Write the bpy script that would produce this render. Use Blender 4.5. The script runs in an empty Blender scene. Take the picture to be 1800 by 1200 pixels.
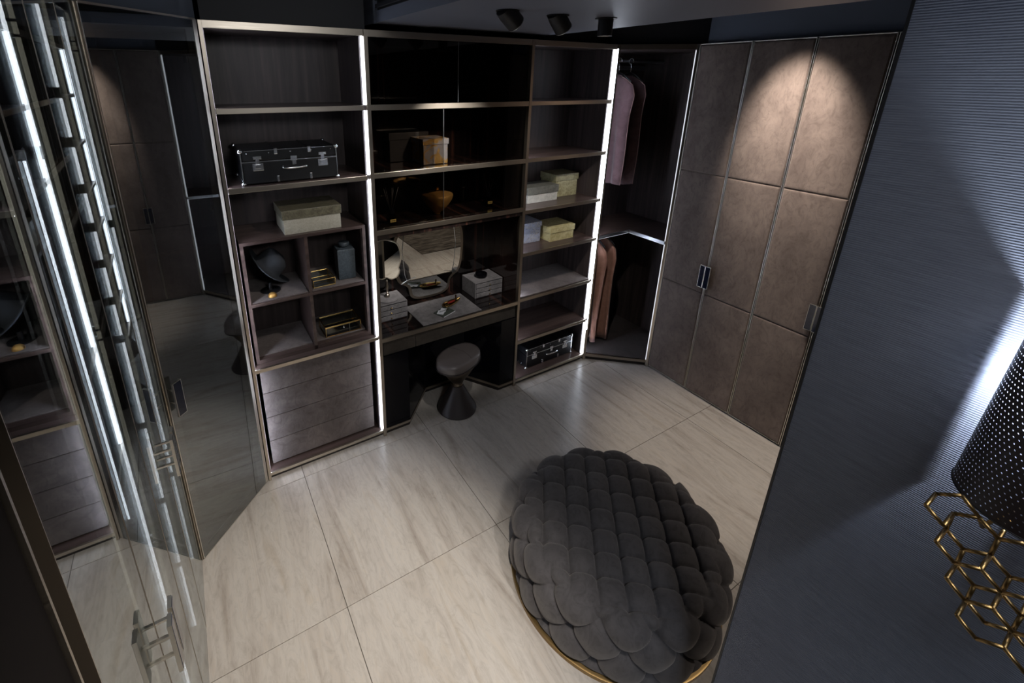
import bpy, bmesh, math, random
import numpy as np
from mathutils import Vector, Matrix
random.seed(7)
C = bpy.context.scene.collection
sc = bpy.context.scene
PI = math.pi

# ------------------------------------------------------------------ camera, world, exposure
cam_d = bpy.data.cameras.new('camera'); cam = bpy.data.objects.new('camera', cam_d); C.objects.link(cam)
cam.location = (-0.1252036, -2.459925, 2.36266475)
cam.rotation_euler = (1.2453618, -0.00651096, -0.52233255)
cam_d.sensor_width = 36; cam_d.lens = 805.743/1800*36
cam_d.shift_x = (900-795.913)/1800; cam_d.shift_y = (409.748-600)/1800
cam_d.clip_start = .02
sc.camera = cam
w = bpy.data.worlds.new('world'); sc.world = w; w.use_nodes = True
w.node_tree.nodes['Background'].inputs[0].default_value = (.62, .74, 1, 1)
w.node_tree.nodes['Background'].inputs[1].default_value = .035
vs = sc.view_settings
vs.view_transform = 'Standard'; vs.look = 'None'; vs.gamma = 1; vs.exposure = 0.0
vs.use_curve_mapping = False
sc.cycles.max_bounces = 10; sc.cycles.transparent_max_bounces = 16; sc.cycles.glossy_bounces = 6
sc.cycles.caustics_reflective = False; sc.cycles.caustics_refractive = False
sc.cycles.sample_clamp_indirect = 4

def spot(name, loc, target, power, angle, blend=.5, col=(1, .86, .72), r=.03):
    d = bpy.data.lights.new(name, 'SPOT'); d.energy = power; d.spot_size = math.radians(angle); d.spot_blend = blend
    d.color = col; d.shadow_soft_size = r
    o = bpy.data.objects.new(name, d); C.objects.link(o); o.location = loc
    o.rotation_euler = (Vector(target)-Vector(loc)).to_track_quat('-Z', 'Y').to_euler()
    return o
WARM = (1, .89, .78); NEUT = (1, .95, .9); COOL = (.78, .87, 1)
SPOTS = [
    ('spot_light', (2.50, -.97, 2.97), (3.06, -1.05, 2.0), 225, 42, .95, WARM),
    ('spot_light', (2.30, -1.25, 2.97), (2.60, -1.25, 0), 105, 38, .8, WARM),
    ('spot_light', (1.67, -.78, 2.54), (2.25, .3, 1.1), 46, 56, .8, NEUT),
    ('spot_light', (1.41, -.76, 2.54), (1.25, .25, 1.72), 170, 46, .8, NEUT),
    ('spot_light', (1.15, -1.15, 2.56), (1.32, .2, .78), 34, 26, .5, NEUT),
    ('spot_light', (1.10, -1.05, 2.56), (.38, .15, 1.15), 34, 44, .6, NEUT),
    ('spot_light', (.80, -2.85, 2.9), (.95, -1.45, 0), 80, 50, .7, NEUT),
    ('spot_light', (.20, -2.3, 2.97), (-.04, -1.30, 0), 310, 50, .75, (1, .92, .82)),
]
for sp in SPOTS: spot(*sp)
spot('spot_light', (2.9, -3.1, 2.97), (2.75, -2.75, 0), 110, 80, .8, WARM)  # added out of view, general fill beyond the partition
spot('spot_light', (-.05, -3.6, 2.97), (1.15, -2.50, -.40), 165, 52, 1.0, COOL, .25)  # added out of view, cool fill on the wallpapered partition
spot('spot_light', (.55, -3.1, 2.97), (1.45, 0, 1.5), 85, 100, .9, (.95, .97, 1), .3)  # added wide soft fill behind the camera, lifts the cabinet fronts

# ------------------------------------------------------------------ materials
def nt(m): return m.node_tree.nodes, m.node_tree.links
def new_mat(name, base=(.5, .5, .5), rough=.5, metal=0, spec=.5, sheen=0, coat=0):
    m = bpy.data.materials.new(name); m.use_nodes = True
    b = m.node_tree.nodes['Principled BSDF']
    b.inputs['Base Color'].default_value = (*base, 1); b.inputs['Roughness'].default_value = rough
    b.inputs['Metallic'].default_value = metal; b.inputs['Specular IOR Level'].default_value = spec
    b.inputs['Sheen Weight'].default_value = sheen; b.inputs['Coat Weight'].default_value = coat
    b.inputs['Coat Roughness'].default_value = .03
    return m
def noise(m, scale, detail=4, dist=0, vec_scale=(1, 1, 1), rough=.55, rand=False, offset=None):
    n, l = nt(m)
    tc = n.new('ShaderNodeTexCoord'); mp = n.new('ShaderNodeMapping'); mp.inputs['Scale'].default_value = vec_scale
    l.new(tc.outputs['Object'], mp.inputs['Vector'])
    t = n.new('ShaderNodeTexNoise'); t.inputs['Scale'].default_value = scale; t.inputs['Detail'].default_value = detail
    t.inputs['Distortion'].default_value = dist; t.inputs['Roughness'].default_value = rough
    if rand:
        oi = n.new('ShaderNodeObjectInfo'); mu = n.new('ShaderNodeMath'); mu.operation = 'MULTIPLY'; mu.inputs[1].default_value = 37
        l.new(oi.outputs['Random'], mu.inputs[0])
        cb = n.new('ShaderNodeCombineXYZ'); l.new(mu.outputs[0], cb.inputs[0]); l.new(mu.outputs[0], cb.inputs[1])
        l.new(cb.outputs[0], mp.inputs['Location'])
    l.new(mp.outputs[0], t.inputs['Vector'])
    return t
def ramp(m, src, stops):
    n, l = nt(m); r = n.new('ShaderNodeValToRGB')
    while len(r.color_ramp.elements) < len(stops): r.color_ramp.elements.new(.5)
    for e, (p, c) in zip(r.color_ramp.elements, stops):
        e.position = p; e.color = (*c, 1)
    l.new(src, r.inputs[0]); return r
def bump(m, src, strength, dist=.002):
    n, l = nt(m); b = n.new('ShaderNodeBump'); b.inputs['Strength'].default_value = strength; b.inputs['Distance'].default_value = dist
    l.new(src, b.inputs['Height']); l.new(b.outputs[0], n['Principled BSDF'].inputs['Normal']); return b
def setcol(m, out): m.node_tree.links.new(out, m.node_tree.nodes['Principled BSDF'].inputs['Base Color'])

M = {}
# dark oak veneer
m = new_mat('dark_wood', rough=.42, spec=.35)
t = noise(m, 30, 5, .3, (1, 1, .05)); r = ramp(m, t.outputs['Fac'], [(.3, (.036, .028, .027)), (.55, (.068, .052, .049)), (.75, (.10, .077, .070))])
setcol(m, r.outputs[0]); bump(m, t.outputs['Fac'], .15, .001); M['wood'] = m
m = new_mat('shelf_wood', rough=.3, spec=.4)
t = noise(m, 30, 5, .3, (.05, 1, 1)); r = ramp(m, t.outputs['Fac'], [(.3, (.040, .026, .023)), (.55, (.075, .050, .043)), (.75, (.11, .075, .065))])
setcol(m, r.outputs[0]); M['shelf'] = m
def suede(name, a, b, sc_=5.0, stretch=(1, 1, 1), dist=.7):
    m = new_mat(name, rough=.85, spec=.2, sheen=.25)
    m.node_tree.nodes['Principled BSDF'].inputs['Sheen Tint'].default_value = (.9, .85, .8, 1)
    t = noise(m, sc_, 8, dist, stretch, .66); mid = tuple((x+y)/2 for x, y in zip(a, b))
    r = ramp(m, t.outputs['Fac'], [(.32, a), (.5, mid), (.66, b)])
    t3 = noise(m, sc_*3.6, 7, 2.2, (1, 1, .6), .7); r3 = ramp(m, t3.outputs['Fac'], [(.36, (.74, .73, .72)), (.5, (1, 1, 1)), (.66, (1.12, 1.11, 1.10))])
    mx = m.node_tree.nodes.new('ShaderNodeMix'); mx.data_type = 'RGBA'; mx.blend_type = 'MULTIPLY'; mx.inputs[0].default_value = .8
    m.node_tree.links.new(r.outputs[0], mx.inputs[6]); m.node_tree.links.new(r3.outputs[0], mx.inputs[7]); setcol(m, mx.outputs[2])
    t2 = noise(m, 160, 3); bump(m, t2.outputs['Fac'], .15, .001)
    return m
M['suede'] = suede('suede_taupe', (.095, .076, .070), (.175, .144, .134), 6)
M['suede_door'] = suede('suede_door', (.115, .088, .078), (.20, .158, .138), 5, (1, 1, .7), .35)
M['suede_dark'] = suede('suede_dark', (.030, .025, .020), (.052, .044, .036), 9)
M['suede_grey'] = suede('suede_grey', (.15, .143, .148), (.29, .275, .28), 14)
M['velvet'] = suede('velvet_grey', (.072, .067, .070), (.100, .093, .096), 5)
M['floor_pad'] = suede('dark_carpet', (.028, .022, .022), (.06, .047, .045), 8)
def metal(name, col, rough, grain=None):
    m = new_mat(name, col, rough, 1.0)
    if grain:
        t = noise(m, 60, 3, 0, grain); mr = m.node_tree.nodes.new('ShaderNodeMapRange')
        mr.inputs['To Min'].default_value = rough*.75; mr.inputs['To Max'].default_value = rough*1.4
        m.node_tree.links.new(t.outputs['Fac'], mr.inputs[0]); m.node_tree.links.new(mr.outputs[0], m.node_tree.nodes['Principled BSDF'].inputs['Roughness'])
    return m
M['bronze'] = metal('brushed_bronze', (.45, .395, .325), .32, (.1, .1, 6))
M['bronze_dark'] = metal('dark_bronze', (.16, .125, .09), .35)
M['champagne'] = metal('champagne_metal', (.74, .70, .63), .3)
M['chrome'] = metal('chrome', (.86, .87, .89), .24)
M['brass'] = metal('antique_brass', (.30, .20, .085), .38)
M['gold'] = metal('polished_gold', (.85, .58, .22), .18)
M['gold_satin'] = metal('satin_gold', (.78, .48, .16), .55)
M['steel'] = metal('brushed_steel', (.55, .57, .60), .3)
M['mirror'] = metal('mirror_glass', (.82, .83, .80), .01)
M['black_glass'] = new_mat('dark_blue_inlay', (.012, .016, .035), .06, 0, .8)
# macassar ebony lacquer
m = new_mat('ebony_lacquer', rough=.10, spec=.5, coat=.5)
t = noise(m, 26, 4, .4, (1, .02, .02)); r = ramp(m, t.outputs['Fac'], [(.4, (.006, .004, .004)), (.56, (.014, .009, .008)), (.66, (.06, .025, .018)), (.74, (.018, .011, .010))])
setcol(m, r.outputs[0]); M['ebony'] = m
M['black_gloss'] = new_mat('black_gloss', (.004, .004, .006), .06, 0, .18)
M['black_matt'] = new_mat('black_matt', (.008, .008, .009), .5)
M['black_leather'] = new_mat('black_leather', (.007, .007, .008), .42, 0, .4)
M['rubber'] = new_mat('black_kick', (.018, .014, .013), .5)
# clear / smoked glass
def glass(name, tint, refl, rcol=(.93, .94, .9)):
    m = bpy.data.materials.new(name); m.use_nodes = True; n, l = nt(m); n.remove(n['Principled BSDF'])
    out = n['Material Output']; tr = n.new('ShaderNodeBsdfTransparent'); tr.inputs[0].default_value = (*tint, 1)
    gl = n.new('ShaderNodeBsdfGlossy'); gl.inputs['Roughness'].default_value = 0; gl.inputs['Color'].default_value = (*rcol, 1)
    lw = n.new('ShaderNodeLayerWeight'); lw.inputs['Blend'].default_value = .5
    p = n.new('ShaderNodeMath'); p.operation = 'POWER'; p.inputs[1].default_value = 4.5
    l.new(lw.outputs['Facing'], p.inputs[0])
    mr = n.new('ShaderNodeMapRange'); mr.inputs['To Min'].default_value = refl; mr.inputs['To Max'].default_value = 1
    l.new(p.outputs[0], mr.inputs[0]); mx = n.new('ShaderNodeMixShader')
    l.new(mr.outputs[0], mx.inputs[0]); l.new(tr.outputs[0], mx.inputs[1]); l.new(gl.outputs[0], mx.inputs[2]); l.new(mx.outputs[0], out.inputs[0])
    return m
M['glass'] = glass('reflective_grey_glass', (.60, .61, .60), .24, (.88, .92, .94))
M['smoked'] = glass('smoked_glass', (.70, .67, .64), .05)
M['clear'] = glass('clear_glass', (.86, .88, .87), .05)
M['diff_glass'] = glass('diffuser_glass', (.55, .5, .42), .06)
def emit(name, col, s):
    m = bpy.data.materials.new(name); m.use_nodes = True; n, l = nt(m); n.remove(n['Principled BSDF'])
    e = n.new('ShaderNodeEmission'); e.inputs[0].default_value = (*col, 1); e.inputs[1].default_value = s
    l.new(e.outputs[0], n['Material Output'].inputs[0]); return m
M['led'] = emit('led_strip', (.80, .87, 1), 9)
M['led_low'] = emit('led_strip_dim', (.85, .90, 1), 1.1)
M['post_sheen'] = emit('post_sheen_white', (.88, .92, 1), 1.0)  # emission painting the whitish sheen of a metal post
M['led_side'] = emit('led_strip_side', (.74, .82, 1), 32)
M['post_glow'] = emit('post_glow_warm', (1, .96, .80), .75)  # warm emission standing in for light on a bronze post
M['led_left'] = emit('led_strip_left', (.86, .90, 1), 8)
M['lens'] = emit('spot_lens', (1, .88, .75), 6)
M['bulb'] = emit('lamp_bulb', (.85, .9, 1), 30)
# travertine tile
m = new_mat('travertine', rough=.27, spec=.5)
t = noise(m, 3.2, 9, .9, (3.2, .42, 1), .62, True)
r = ramp(m, t.outputs['Fac'], [(.28, (.36, .315, .272)), (.43, (.50, .455, .41)), (.55, (.565, .525, .48)), (.68, (.49, .435, .375)), (.78, (.60, .57, .53))])
t2 = noise(m, 22, 6, 2.2, (1, .35, 1), .7, True); r2 = ramp(m, t2.outputs['Fac'], [(.36, (.88, .87, .86)), (.52, (1, 1, 1)), (.7, (1.03, 1.0, .96))])
mx = m.node_tree.nodes.new('ShaderNodeMix'); mx.data_type = 'RGBA'; mx.blend_type = 'MULTIPLY'; mx.inputs[0].default_value = 1
m.node_tree.links.new(r.outputs[0], mx.inputs[6]); m.node_tree.links.new(r2.outputs[0], mx.inputs[7]); setcol(m, mx.outputs[2])
M['tile'] = m
M['grout'] = new_mat('grout', (.10, .085, .07), .9)
# ribbed wallpaper: fine horizontal ribs
m = new_mat('ribbed_wallpaper', rough=.5, spec=.45)
n, l = nt(m); tc = n.new('ShaderNodeTexCoord'); wv = n.new('ShaderNodeTexWave'); wv.bands_direction = 'Z'; wv.inputs['Scale'].default_value = 64
wv.inputs['Distortion'].default_value = .6; wv.inputs['Detail'].default_value = 2; wv.inputs['Detail Scale'].default_value = 3
l.new(tc.outputs['Object'], wv.inputs['Vector'])
t = noise(m, 40, 3, 0, (1, .3, 3)); r = ramp(m, t.outputs['Fac'], [(.3, (.105, .117, .152)), (.7, (.133, .147, .187))]); setcol(m, r.outputs[0])
bump(m, wv.outputs['Fac'], .38, .0025); M['wallpaper'] = m
m = new_mat('blue_grey_plaster', (.12, .14, .18), .7); M['plaster'] = m
m = new_mat('ceiling_paint', (.21, .225, .275), .5); t = noise(m, 6, 4); bump(m, t.outputs['Fac'], .05, .004); M['ceil'] = m
M['dark_panel'] = new_mat('dark_ceiling_panel', (.018, .018, .022), .6)
M['brown_wall'] = new_mat('dark_brown_wall', (.004, .003, .003), .7, 0, .06)
M['showroom'] = new_mat('dark_showroom_wall', (.035, .037, .045), .8)
# rug
m = new_mat('rug', rough=.95)
t = noise(m, 7, 6, 1.0, (.6, 3.5, 1)); r = ramp(m, t.outputs['Fac'], [(.35, (.035, .027, .022)), (.5, (.11, .09, .07)), (.62, (.20, .17, .14))]); setcol(m, r.outputs[0]); M['rug'] = m
def fabric(name, a, b, sc_=20):
    m = new_mat(name, rough=.85, spec=.2, sheen=.3); t = noise(m, sc_, 5, .5); r = ramp(m, t.outputs['Fac'], [(.3, a), (.7, b)]); setcol(m, r.outputs[0]); return m
M['mauve'] = fabric('mauve_fabric', (.125, .070, .075), (.17, .10, .105))
M['mauve_dark'] = fabric('dark_mauve_fabric', (.085, .045, .048), (.12, .07, .07))
M['piping'] = new_mat('rose_piping', (.32, .18, .16), .6)
M['rust'] = fabric('rust_fabric', (.30, .145, .10), (.40, .21, .15))
M['rust2'] = fabric('dusty_rust_fabric', (.26, .15, .125), (.34, .21, .175))
M['grey_cloth'] = fabric('grey_cloth', (.20, .21, .23), (.30, .31, .34))
def speckle(name, a, b, scale=60, rough=.7, dist=1.0):
    m = new_mat(name, rough=rough); t = noise(m, scale, 6, dist, (1, 1, 1), .7); r = ramp(m, t.outputs['Fac'], [(.38, a), (.62, b)]); setcol(m, r.outputs[0]); return m
M['lid_olive'] = speckle('olive_leather_paper', (.075, .066, .042), (.16, .145, .095), 40, .35)
M['cream_paper'] = speckle('cream_paper', (.34, .32, .25), (.44, .41, .33), 70, .5)
M['moss_paper'] = speckle('moss_gold_paper', (.24, .21, .10), (.46, .42, .24), 45, .5)
M['moss_lid'] = speckle('moss_gold_lid', (.20, .18, .09), (.36, .33, .19), 35, .5)
M['slate_lid'] = speckle('slate_lid', (.09, .09, .075), (.17, .165, .14), 40, .4)
M['white_paper'] = speckle('white_marbled_paper', (.46, .45, .40), (.60, .58, .52), 30, .5)
M['yellow_paper'] = speckle('yellow_marbled_paper', (.48, .40, .17), (.68, .60, .32), 30, .45)
m = new_mat('floral_brocade', rough=.4)
t = noise(m, 16, 2, 1.2); r = ramp(m, t.outputs['Fac'], [(.44, (.40, .43, .50)), (.49, (.44, .46, .52)), (.51, (.62, .42, .14)), (.60, (.42, .26, .07)), (.68, (.55, .40, .16))]); setcol(m, r.outputs[0]); M['floral'] = m
m = new_mat('blue_floral_paper', rough=.5)
t = noise(m, 22, 3, 2.0); r = ramp(m, t.outputs['Fac'], [(.44, (.33, .35, .44)), (.50, (.36, .38, .46)), (.52, (.12, .13, .19)), (.58, (.46, .44, .40)), (.66, (.36, .38, .46))]); setcol(m, r.outputs[0]); M['blue_floral'] = m
M['felt'] = new_mat('black_felt', (.030, .034, .040), .85)
M['shagreen'] = speckle('grey_shagreen', (.030, .040, .048), (.075, .092, .105), 120, .5)
M['white'] = new_mat('white_card', (.80, .82, .88), .5)
M['mother_of_pearl'] = new_mat('grey_green_notebook', (.12, .14, .12), .18, .3)
M['red'] = new_mat('red_enamel', (.35, .03, .02), .3)
M['label_gold'] = new_mat('gold_label', (.70, .52, .16), .4)
M['stool_leather'] = new_mat('taupe_leather', (.14, .122, .118), .28, 0, .6)
M['stool_leather_dark'] = new_mat('dark_taupe_leather', (.040, .033, .033), .42, 0, .45)
M['shade_in'] = new_mat('white_lining', (.8, .8, .8), .7)
# perforated shade: a grid of holes in a dark metal sheet
m = bpy.data.materials.new('perforated_shade'); m.use_nodes = True; n, l = nt(m)
b = n['Principled BSDF']; b.inputs['Base Color'].default_value = (.020, .013, .015, 1); b.inputs['Roughness'].default_value = .5
uv = n.new('ShaderNodeUVMap'); vo = n.new('ShaderNodeTexVoronoi'); vo.inputs['Scale'].default_value = 1; vo.inputs['Randomness'].default_value = 0
l.new(uv.outputs[0], vo.inputs['Vector']); lt = n.new('ShaderNodeMath'); lt.operation = 'LESS_THAN'; lt.inputs[1].default_value = .125
l.new(vo.outputs['Distance'], lt.inputs[0]); tr = n.new('ShaderNodeBsdfTransparent'); mx = n.new('ShaderNodeMixShader')
l.new(lt.outputs[0], mx.inputs[0]); l.new(b.outputs[0], mx.inputs[1]); l.new(tr.outputs[0], mx.inputs[2]); l.new(mx.outputs[0], n['Material Output'].inputs[0])
M['perf'] = m

# ------------------------------------------------------------------ mesh helpers
def link(name, verts, faces, mat, parent=None, smooth=False, kind=None):
    me = bpy.data.meshes.new(name); me.from_pydata([tuple(v) for v in verts], [], faces); me.validate()
    bm = bmesh.new(); bm.from_mesh(me); bmesh.ops.recalc_face_normals(bm, faces=bm.faces); bm.to_mesh(me); bm.free()
    if smooth:
        for p in me.polygons: p.use_smooth = True
    me.materials.append(mat); o = bpy.data.objects.new(name, me); C.objects.link(o)
    if parent is not None: o.parent = parent
    if kind: o['kind'] = kind
    return o
def link_bm(name, bm, mat, parent=None, smooth=False, kind=None):
    bmesh.ops.recalc_face_normals(bm, faces=bm.faces)
    me = bpy.data.meshes.new(name); bm.to_mesh(me); bm.free()
    if smooth:
        for p in me.polygons: p.use_smooth = True
    me.materials.append(mat); o = bpy.data.objects.new(name, me); C.objects.link(o)
    if parent is not None: o.parent = parent
    if kind: o['kind'] = kind
    return o
def thing(name, label, cat, loc=(0, 0, 0), rz=0, group=None):
    o = bpy.data.objects.new(name, None); C.objects.link(o); o.empty_display_size = .05
    o.location = loc; o.rotation_euler = (0, 0, rz); o['label'] = label; o['category'] = cat
    if group: o['group'] = group
    return o
def tag(o, label, cat, group=None):
    o['label'] = label; o['category'] = cat
    if group: o['group'] = group
    return o
def add_box(bm, a, b, bev=0, mat=None):
    a, b = Vector(a), Vector(b); c = (a+b)/2; s = b-a
    mt = Matrix.Translation(c) @ Matrix.Diagonal((abs(s.x), abs(s.y), abs(s.z), 1))
    if mat is not None: mt = mat @ mt
    r = bmesh.ops.create_cube(bm, size=1, matrix=mt)
    if bev > 0:
        es = list({e for v in r['verts'] for e in v.link_edges})
        bmesh.ops.bevel(bm, geom=es, offset=bev, segments=2, affect='EDGES', profile=.5)
def box(name, mat, a, b, parent=None, bev=0, kind=None, mx=None):
    bm = bmesh.new(); add_box(bm, a, b, bev, mx); return link_bm(name, bm, mat, parent, False, kind)
def boxes(name, mat, lst, parent=None, bev=0, kind=None):
    bm = bmesh.new()
    for a, b in lst: add_box(bm, a, b, bev)
    return link_bm(name, bm, mat, parent, False, kind)
def prism(name, mat, poly, z0, z1, parent=None, kind=None, bev=0):
    bm = bmesh.new(); vs_ = [bm.verts.new((x, y, z0)) for x, y in poly]; f = bm.faces.new(vs_)
    r = bmesh.ops.extrude_face_region(bm, geom=[f]); up = [e for e in r['geom'] if isinstance(e, bmesh.types.BMVert)]
    for v in up: v.co.z = z1
    if bev: bmesh.ops.bevel(bm, geom=list(bm.edges), offset=bev, segments=2, affect='EDGES')
    return link_bm(name, bm, mat, parent, False, kind)
def lathe(prof, seg=32, sx=1, sy=1):
    vs_ = []; fs = []
    for r, z in prof:
        for i in range(seg):
            a = 2*PI*i/seg; vs_.append((r*math.cos(a)*sx, r*math.sin(a)*sy, z))
    k = len(prof)
    for j in range(k-1):
        for i in range(seg):
            i2 = (i+1) % seg; fs.append((j*seg+i, j*seg+i2, (j+1)*seg+i2, (j+1)*seg+i))
    fs.append(tuple(range(seg))[::-1]); fs.append(tuple((k-1)*seg+i for i in range(seg)))
    return vs_, fs
def lathe_obj(name, mat, prof, parent=None, seg=32, loc=(0, 0, 0), mx=None, sx=1, sy=1):
    v, f = lathe(prof, seg, sx, sy)
    if mx is not None: v = [mx @ Vector(p) for p in v]
    v = [Vector(p)+Vector(loc) for p in v]
    o = link(name, v, f, mat, parent)
    for p in o.data.polygons: p.use_smooth = len(p.vertices) == 4
    try: o.data.set_sharp_from_angle(angle=math.radians(40))
    except Exception: pass
    return o
def add_tube(bm, pts, r, seg=8, closed=False):
    pts = [Vector(p) for p in pts]; n = len(pts); rings = []
    for i, p in enumerate(pts):
        if closed: t = (pts[(i+1) % n]-pts[i-1])
        else: t = pts[min(i+1, n-1)]-pts[max(i-1, 0)]
        t.normalize(); up = Vector((0, 0, 1)) if abs(t.z) < .95 else Vector((1, 0, 0))
        a = t.cross(up).normalized(); b_ = t.cross(a)
        rings.append([bm.verts.new(p+a*r*math.cos(2*PI*k/seg)+b_*r*math.sin(2*PI*k/seg)) for k in range(seg)])
    m_ = n if closed else n-1
    for i in range(m_):
        A, B = rings[i], rings[(i+1) % n]
        for k in range(seg): bm.faces.new((A[k], A[(k+1) % seg], B[(k+1) % seg], B[k]))
    if not closed: bm.faces.new(rings[0][::-1]); bm.faces.new(rings[-1])
def tube(name, mat, pts, r, parent=None, seg=8, closed=False):
    bm = bmesh.new(); add_tube(bm, pts, r, seg, closed); return link_bm(name, bm, mat, parent, True)
def sphere_bm(c, r, seg=12, sc_=(1, 1, 1)):
    bm = bmesh.new(); bmesh.ops.create_uvsphere(bm, u_segments=seg, v_segments=seg//2+2, radius=r, matrix=Matrix.Translation(c) @ Matrix.Diagonal((*sc_, 1))); return bm
def grid_obj(name, P, mat, parent=None, closed_u=False):
    nv, nu = len(P), len(P[0]); v = [p for row in P for p in row]; f = []
    for j in range(nv-1):
        for i in range(nu if closed_u else nu-1):
            i2 = (i+1) % nu; f.append((j*nu+i, j*nu+i2, (j+1)*nu+i2, (j+1)*nu+i))
    return link(name, v, f, mat, parent, True)
def solidify(o, t, off=0):
    md = o.modifiers.new('solid', 'SOLIDIFY'); md.thickness = t; md.offset = off; return o

# ------------------------------------------------------------------ dimensions
H = 2.6
XA, XB, XC, XR = 0.0, .756, 1.874, 2.649
XE, YE = 3.063, -.352
XL, YL = -.385, -.352
DP = .42
STEP = .3537

# ------------------------------------------------------------------ structure
fl = bpy.data.objects.new('floor', None); C.objects.link(fl); fl['kind'] = 'structure'
box('grout_bed', M['grout'], (-1.2, -4.6, -.06), (4.6, .95, -.004), fl)
T = .8546
tile_me = None
for i in range(-2, 5):
    for j in range(-5, 2):
        x0 = .198+i*T; y0 = -.934+j*T
        if x0 > 4.3 or y0 < -4.7: continue
        if tile_me is None:
            bm = bmesh.new(); g = .0016; add_box(bm, (g, g, -.008), (T-g, T-g, 0), .0006); o = link_bm('floor_tile', bm, M['tile'], fl); tile_me = o.data
        else:
            o = bpy.data.objects.new('floor_tile', tile_me); C.objects.link(o); o.parent = fl
        o.location = (x0, y0, 0)
def struct(o): o['kind'] = 'structure'; return o
struct(box('wall_back', M['showroom'], (-1.0, .46, 0), (3.7, .52, 3.02)))
struct(box('wall_left', M['showroom'], (-.95, -4.6, 0), (-.89, .46, 3.02)))
struct(box('wall_right', M['showroom'], (3.56, -1.80, 0), (3.62, .46, 3.02)))
struct(box('wall_far_right', M['showroom'], (4.6, -4.6, 0), (4.66, -1.8, 3.02)))
struct(box('wall_right_return', M['showroom'], (3.10, -1.86, 0), (4.66, -1.80, 3.02)))
struct(box('wall_front', M['showroom'], (-1.0, -4.66, 0), (4.66, -4.6, 3.02)))
struct(box('ceiling', M['dark_panel'], (-1.0, -4.66, 3.02), (4.66, .52, 3.08)))
# dropped soffit with its own painted underside
SZ = 2.635
struct(box('trim_1', M['ceil'], (.83, -4.58, SZ), (2.06, .20, 3.015)))
# fascias between cabinet tops and the ceiling
struct(box('trim_2', M['dark_panel'], (0.02, .14, H+.004), (.815, .20, 3.015)))
struct(box('trim_3', M['dark_panel'], (2.075, .14, H+.004), (2.70, .20, 3.015)))
def seg_wall(name, p, q, mat, back=.05, th=.05, z0=H+.004, z1=3.015):
    p, q = Vector((*p, 0)), Vector((*q, 0)); d = (q-p).normalized(); nrm = Vector((-d.y, d.x, 0))
    a = p+nrm*back; b_ = q+nrm*back
    poly = [a, b_, b_+nrm*th, a+nrm*th]
    return struct(prism(name, mat, [(v.x, v.y) for v in poly], z0, z1))
seg_wall('trim_4', (XL-.03, YL-.04), (.03, .03), M['plaster'])
seg_wall('trim_5', (2.62, .03), (XE+.04, YE-.04), M['dark_panel'])
seg_wall('trim_6', (XE, YE-.02), (XE, -1.80), M['plaster'], .05)
seg_wall('trim_7', (XL, -2.9), (XL, YL-.02), M['plaster'], .05)
# partition covered in ribbed wallpaper
PX, PY = 1.15, -2.045
struct(box('wall_partition', M['wallpaper'], (PX, -4.55, .0), (PX+.11, PY-.006, 3.015)))
struct(box('trim_8', M['black_matt'], (PX-.0015, PY-.006, .0), (PX+.1115, PY, 3.015)))
# dark filler panel at the near end of the glass wardrobe run
struct(box('trim_9', M['brown_wall'], (-.875, -2.95, .0), (XL-.004, -1.815, H)))
struct(box('trim_10', M['bronze'], (XL-.03, -1.812, .0), (XL+.002, -1.806, H)))
rug = box('rug', M['rug'], (2.53, -4.2, .0005), (4.2, -2.246, .010)); tag(rug, 'dark brown streaked rug on the pale floor beyond the partition, seen in the vanity mirror', 'rug')

# ------------------------------------------------------------------ cabinet A: open shelves with drawers
def led(parent, a, b, mat='led'): return box('led_strip', M[mat], a, b, parent)
cA = thing('shelf_cabinet', 'open dark wood shelf cabinet with inset cubbies above four suede drawers, left of the vanity', 'cabinet')
def post(parent, x0, x1, z0=0, z1=H, y0=-.002, y1=.03, mat='bronze'): return box('post', M[mat], (x0, y0, z0), (x1, y1, z1), parent, .001)
post(cA, .000, .0165, y1=.0100)
box('post', M['bronze_dark'], (.0, .0105, 0), (.013, .03, H), cA)
box('side_panel', M['wood'], (.002, .03, .02), (.020, DP, H-.006), cA)
box('side_panel', M['wood'], (.738, .03, .02), (.7555, DP, H-.006), cA)
box('back_panel', M['wood'], (.020, DP-.012, .05), (.738, DP, H-.03), cA)
box('top_panel', M['wood'], (.020, .03, H-.03), (.738, DP-.012, H-.006), cA)
box('plinth', M['rubber'], (.014, .02, 0), (.754, .06, .032), cA)
def rail(parent, x0, x1, z0, z1, mat='bronze', y0=0, y1=.012): return box('rail', M[mat], (x0, y0, z0), (x1, y1, z1), parent, .0008)
rail(cA, .014, .754, H-.032, H)
rail(cA, .014, .754, .032, .052); rail(cA, .014, .754, .768, .790)
box('bottom_panel', M['shelf'], (.020, .012, .034), (.738, DP-.012, .052), cA)
box('shelf', M['shelf'], (.020, .012, .770), (.738, DP-.012, .790), cA)
for z in (2.222, 1.838):
    rail(cA, .020, .738, z-.026, z); box('shelf', M['shelf'], (.020, .012, z-.022), (.738, DP-.012, z), cA)
for seg in ((.055, .766), (.792, 1.812), (1.840, 2.194), (2.224, H-.033)):
    led(cA, (.7445, .006, seg[0]), (.7515, .024, seg[1])); led(cA, (.0135, .0105, seg[0]), (.0163, .026, seg[1]), 'led_side')
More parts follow.
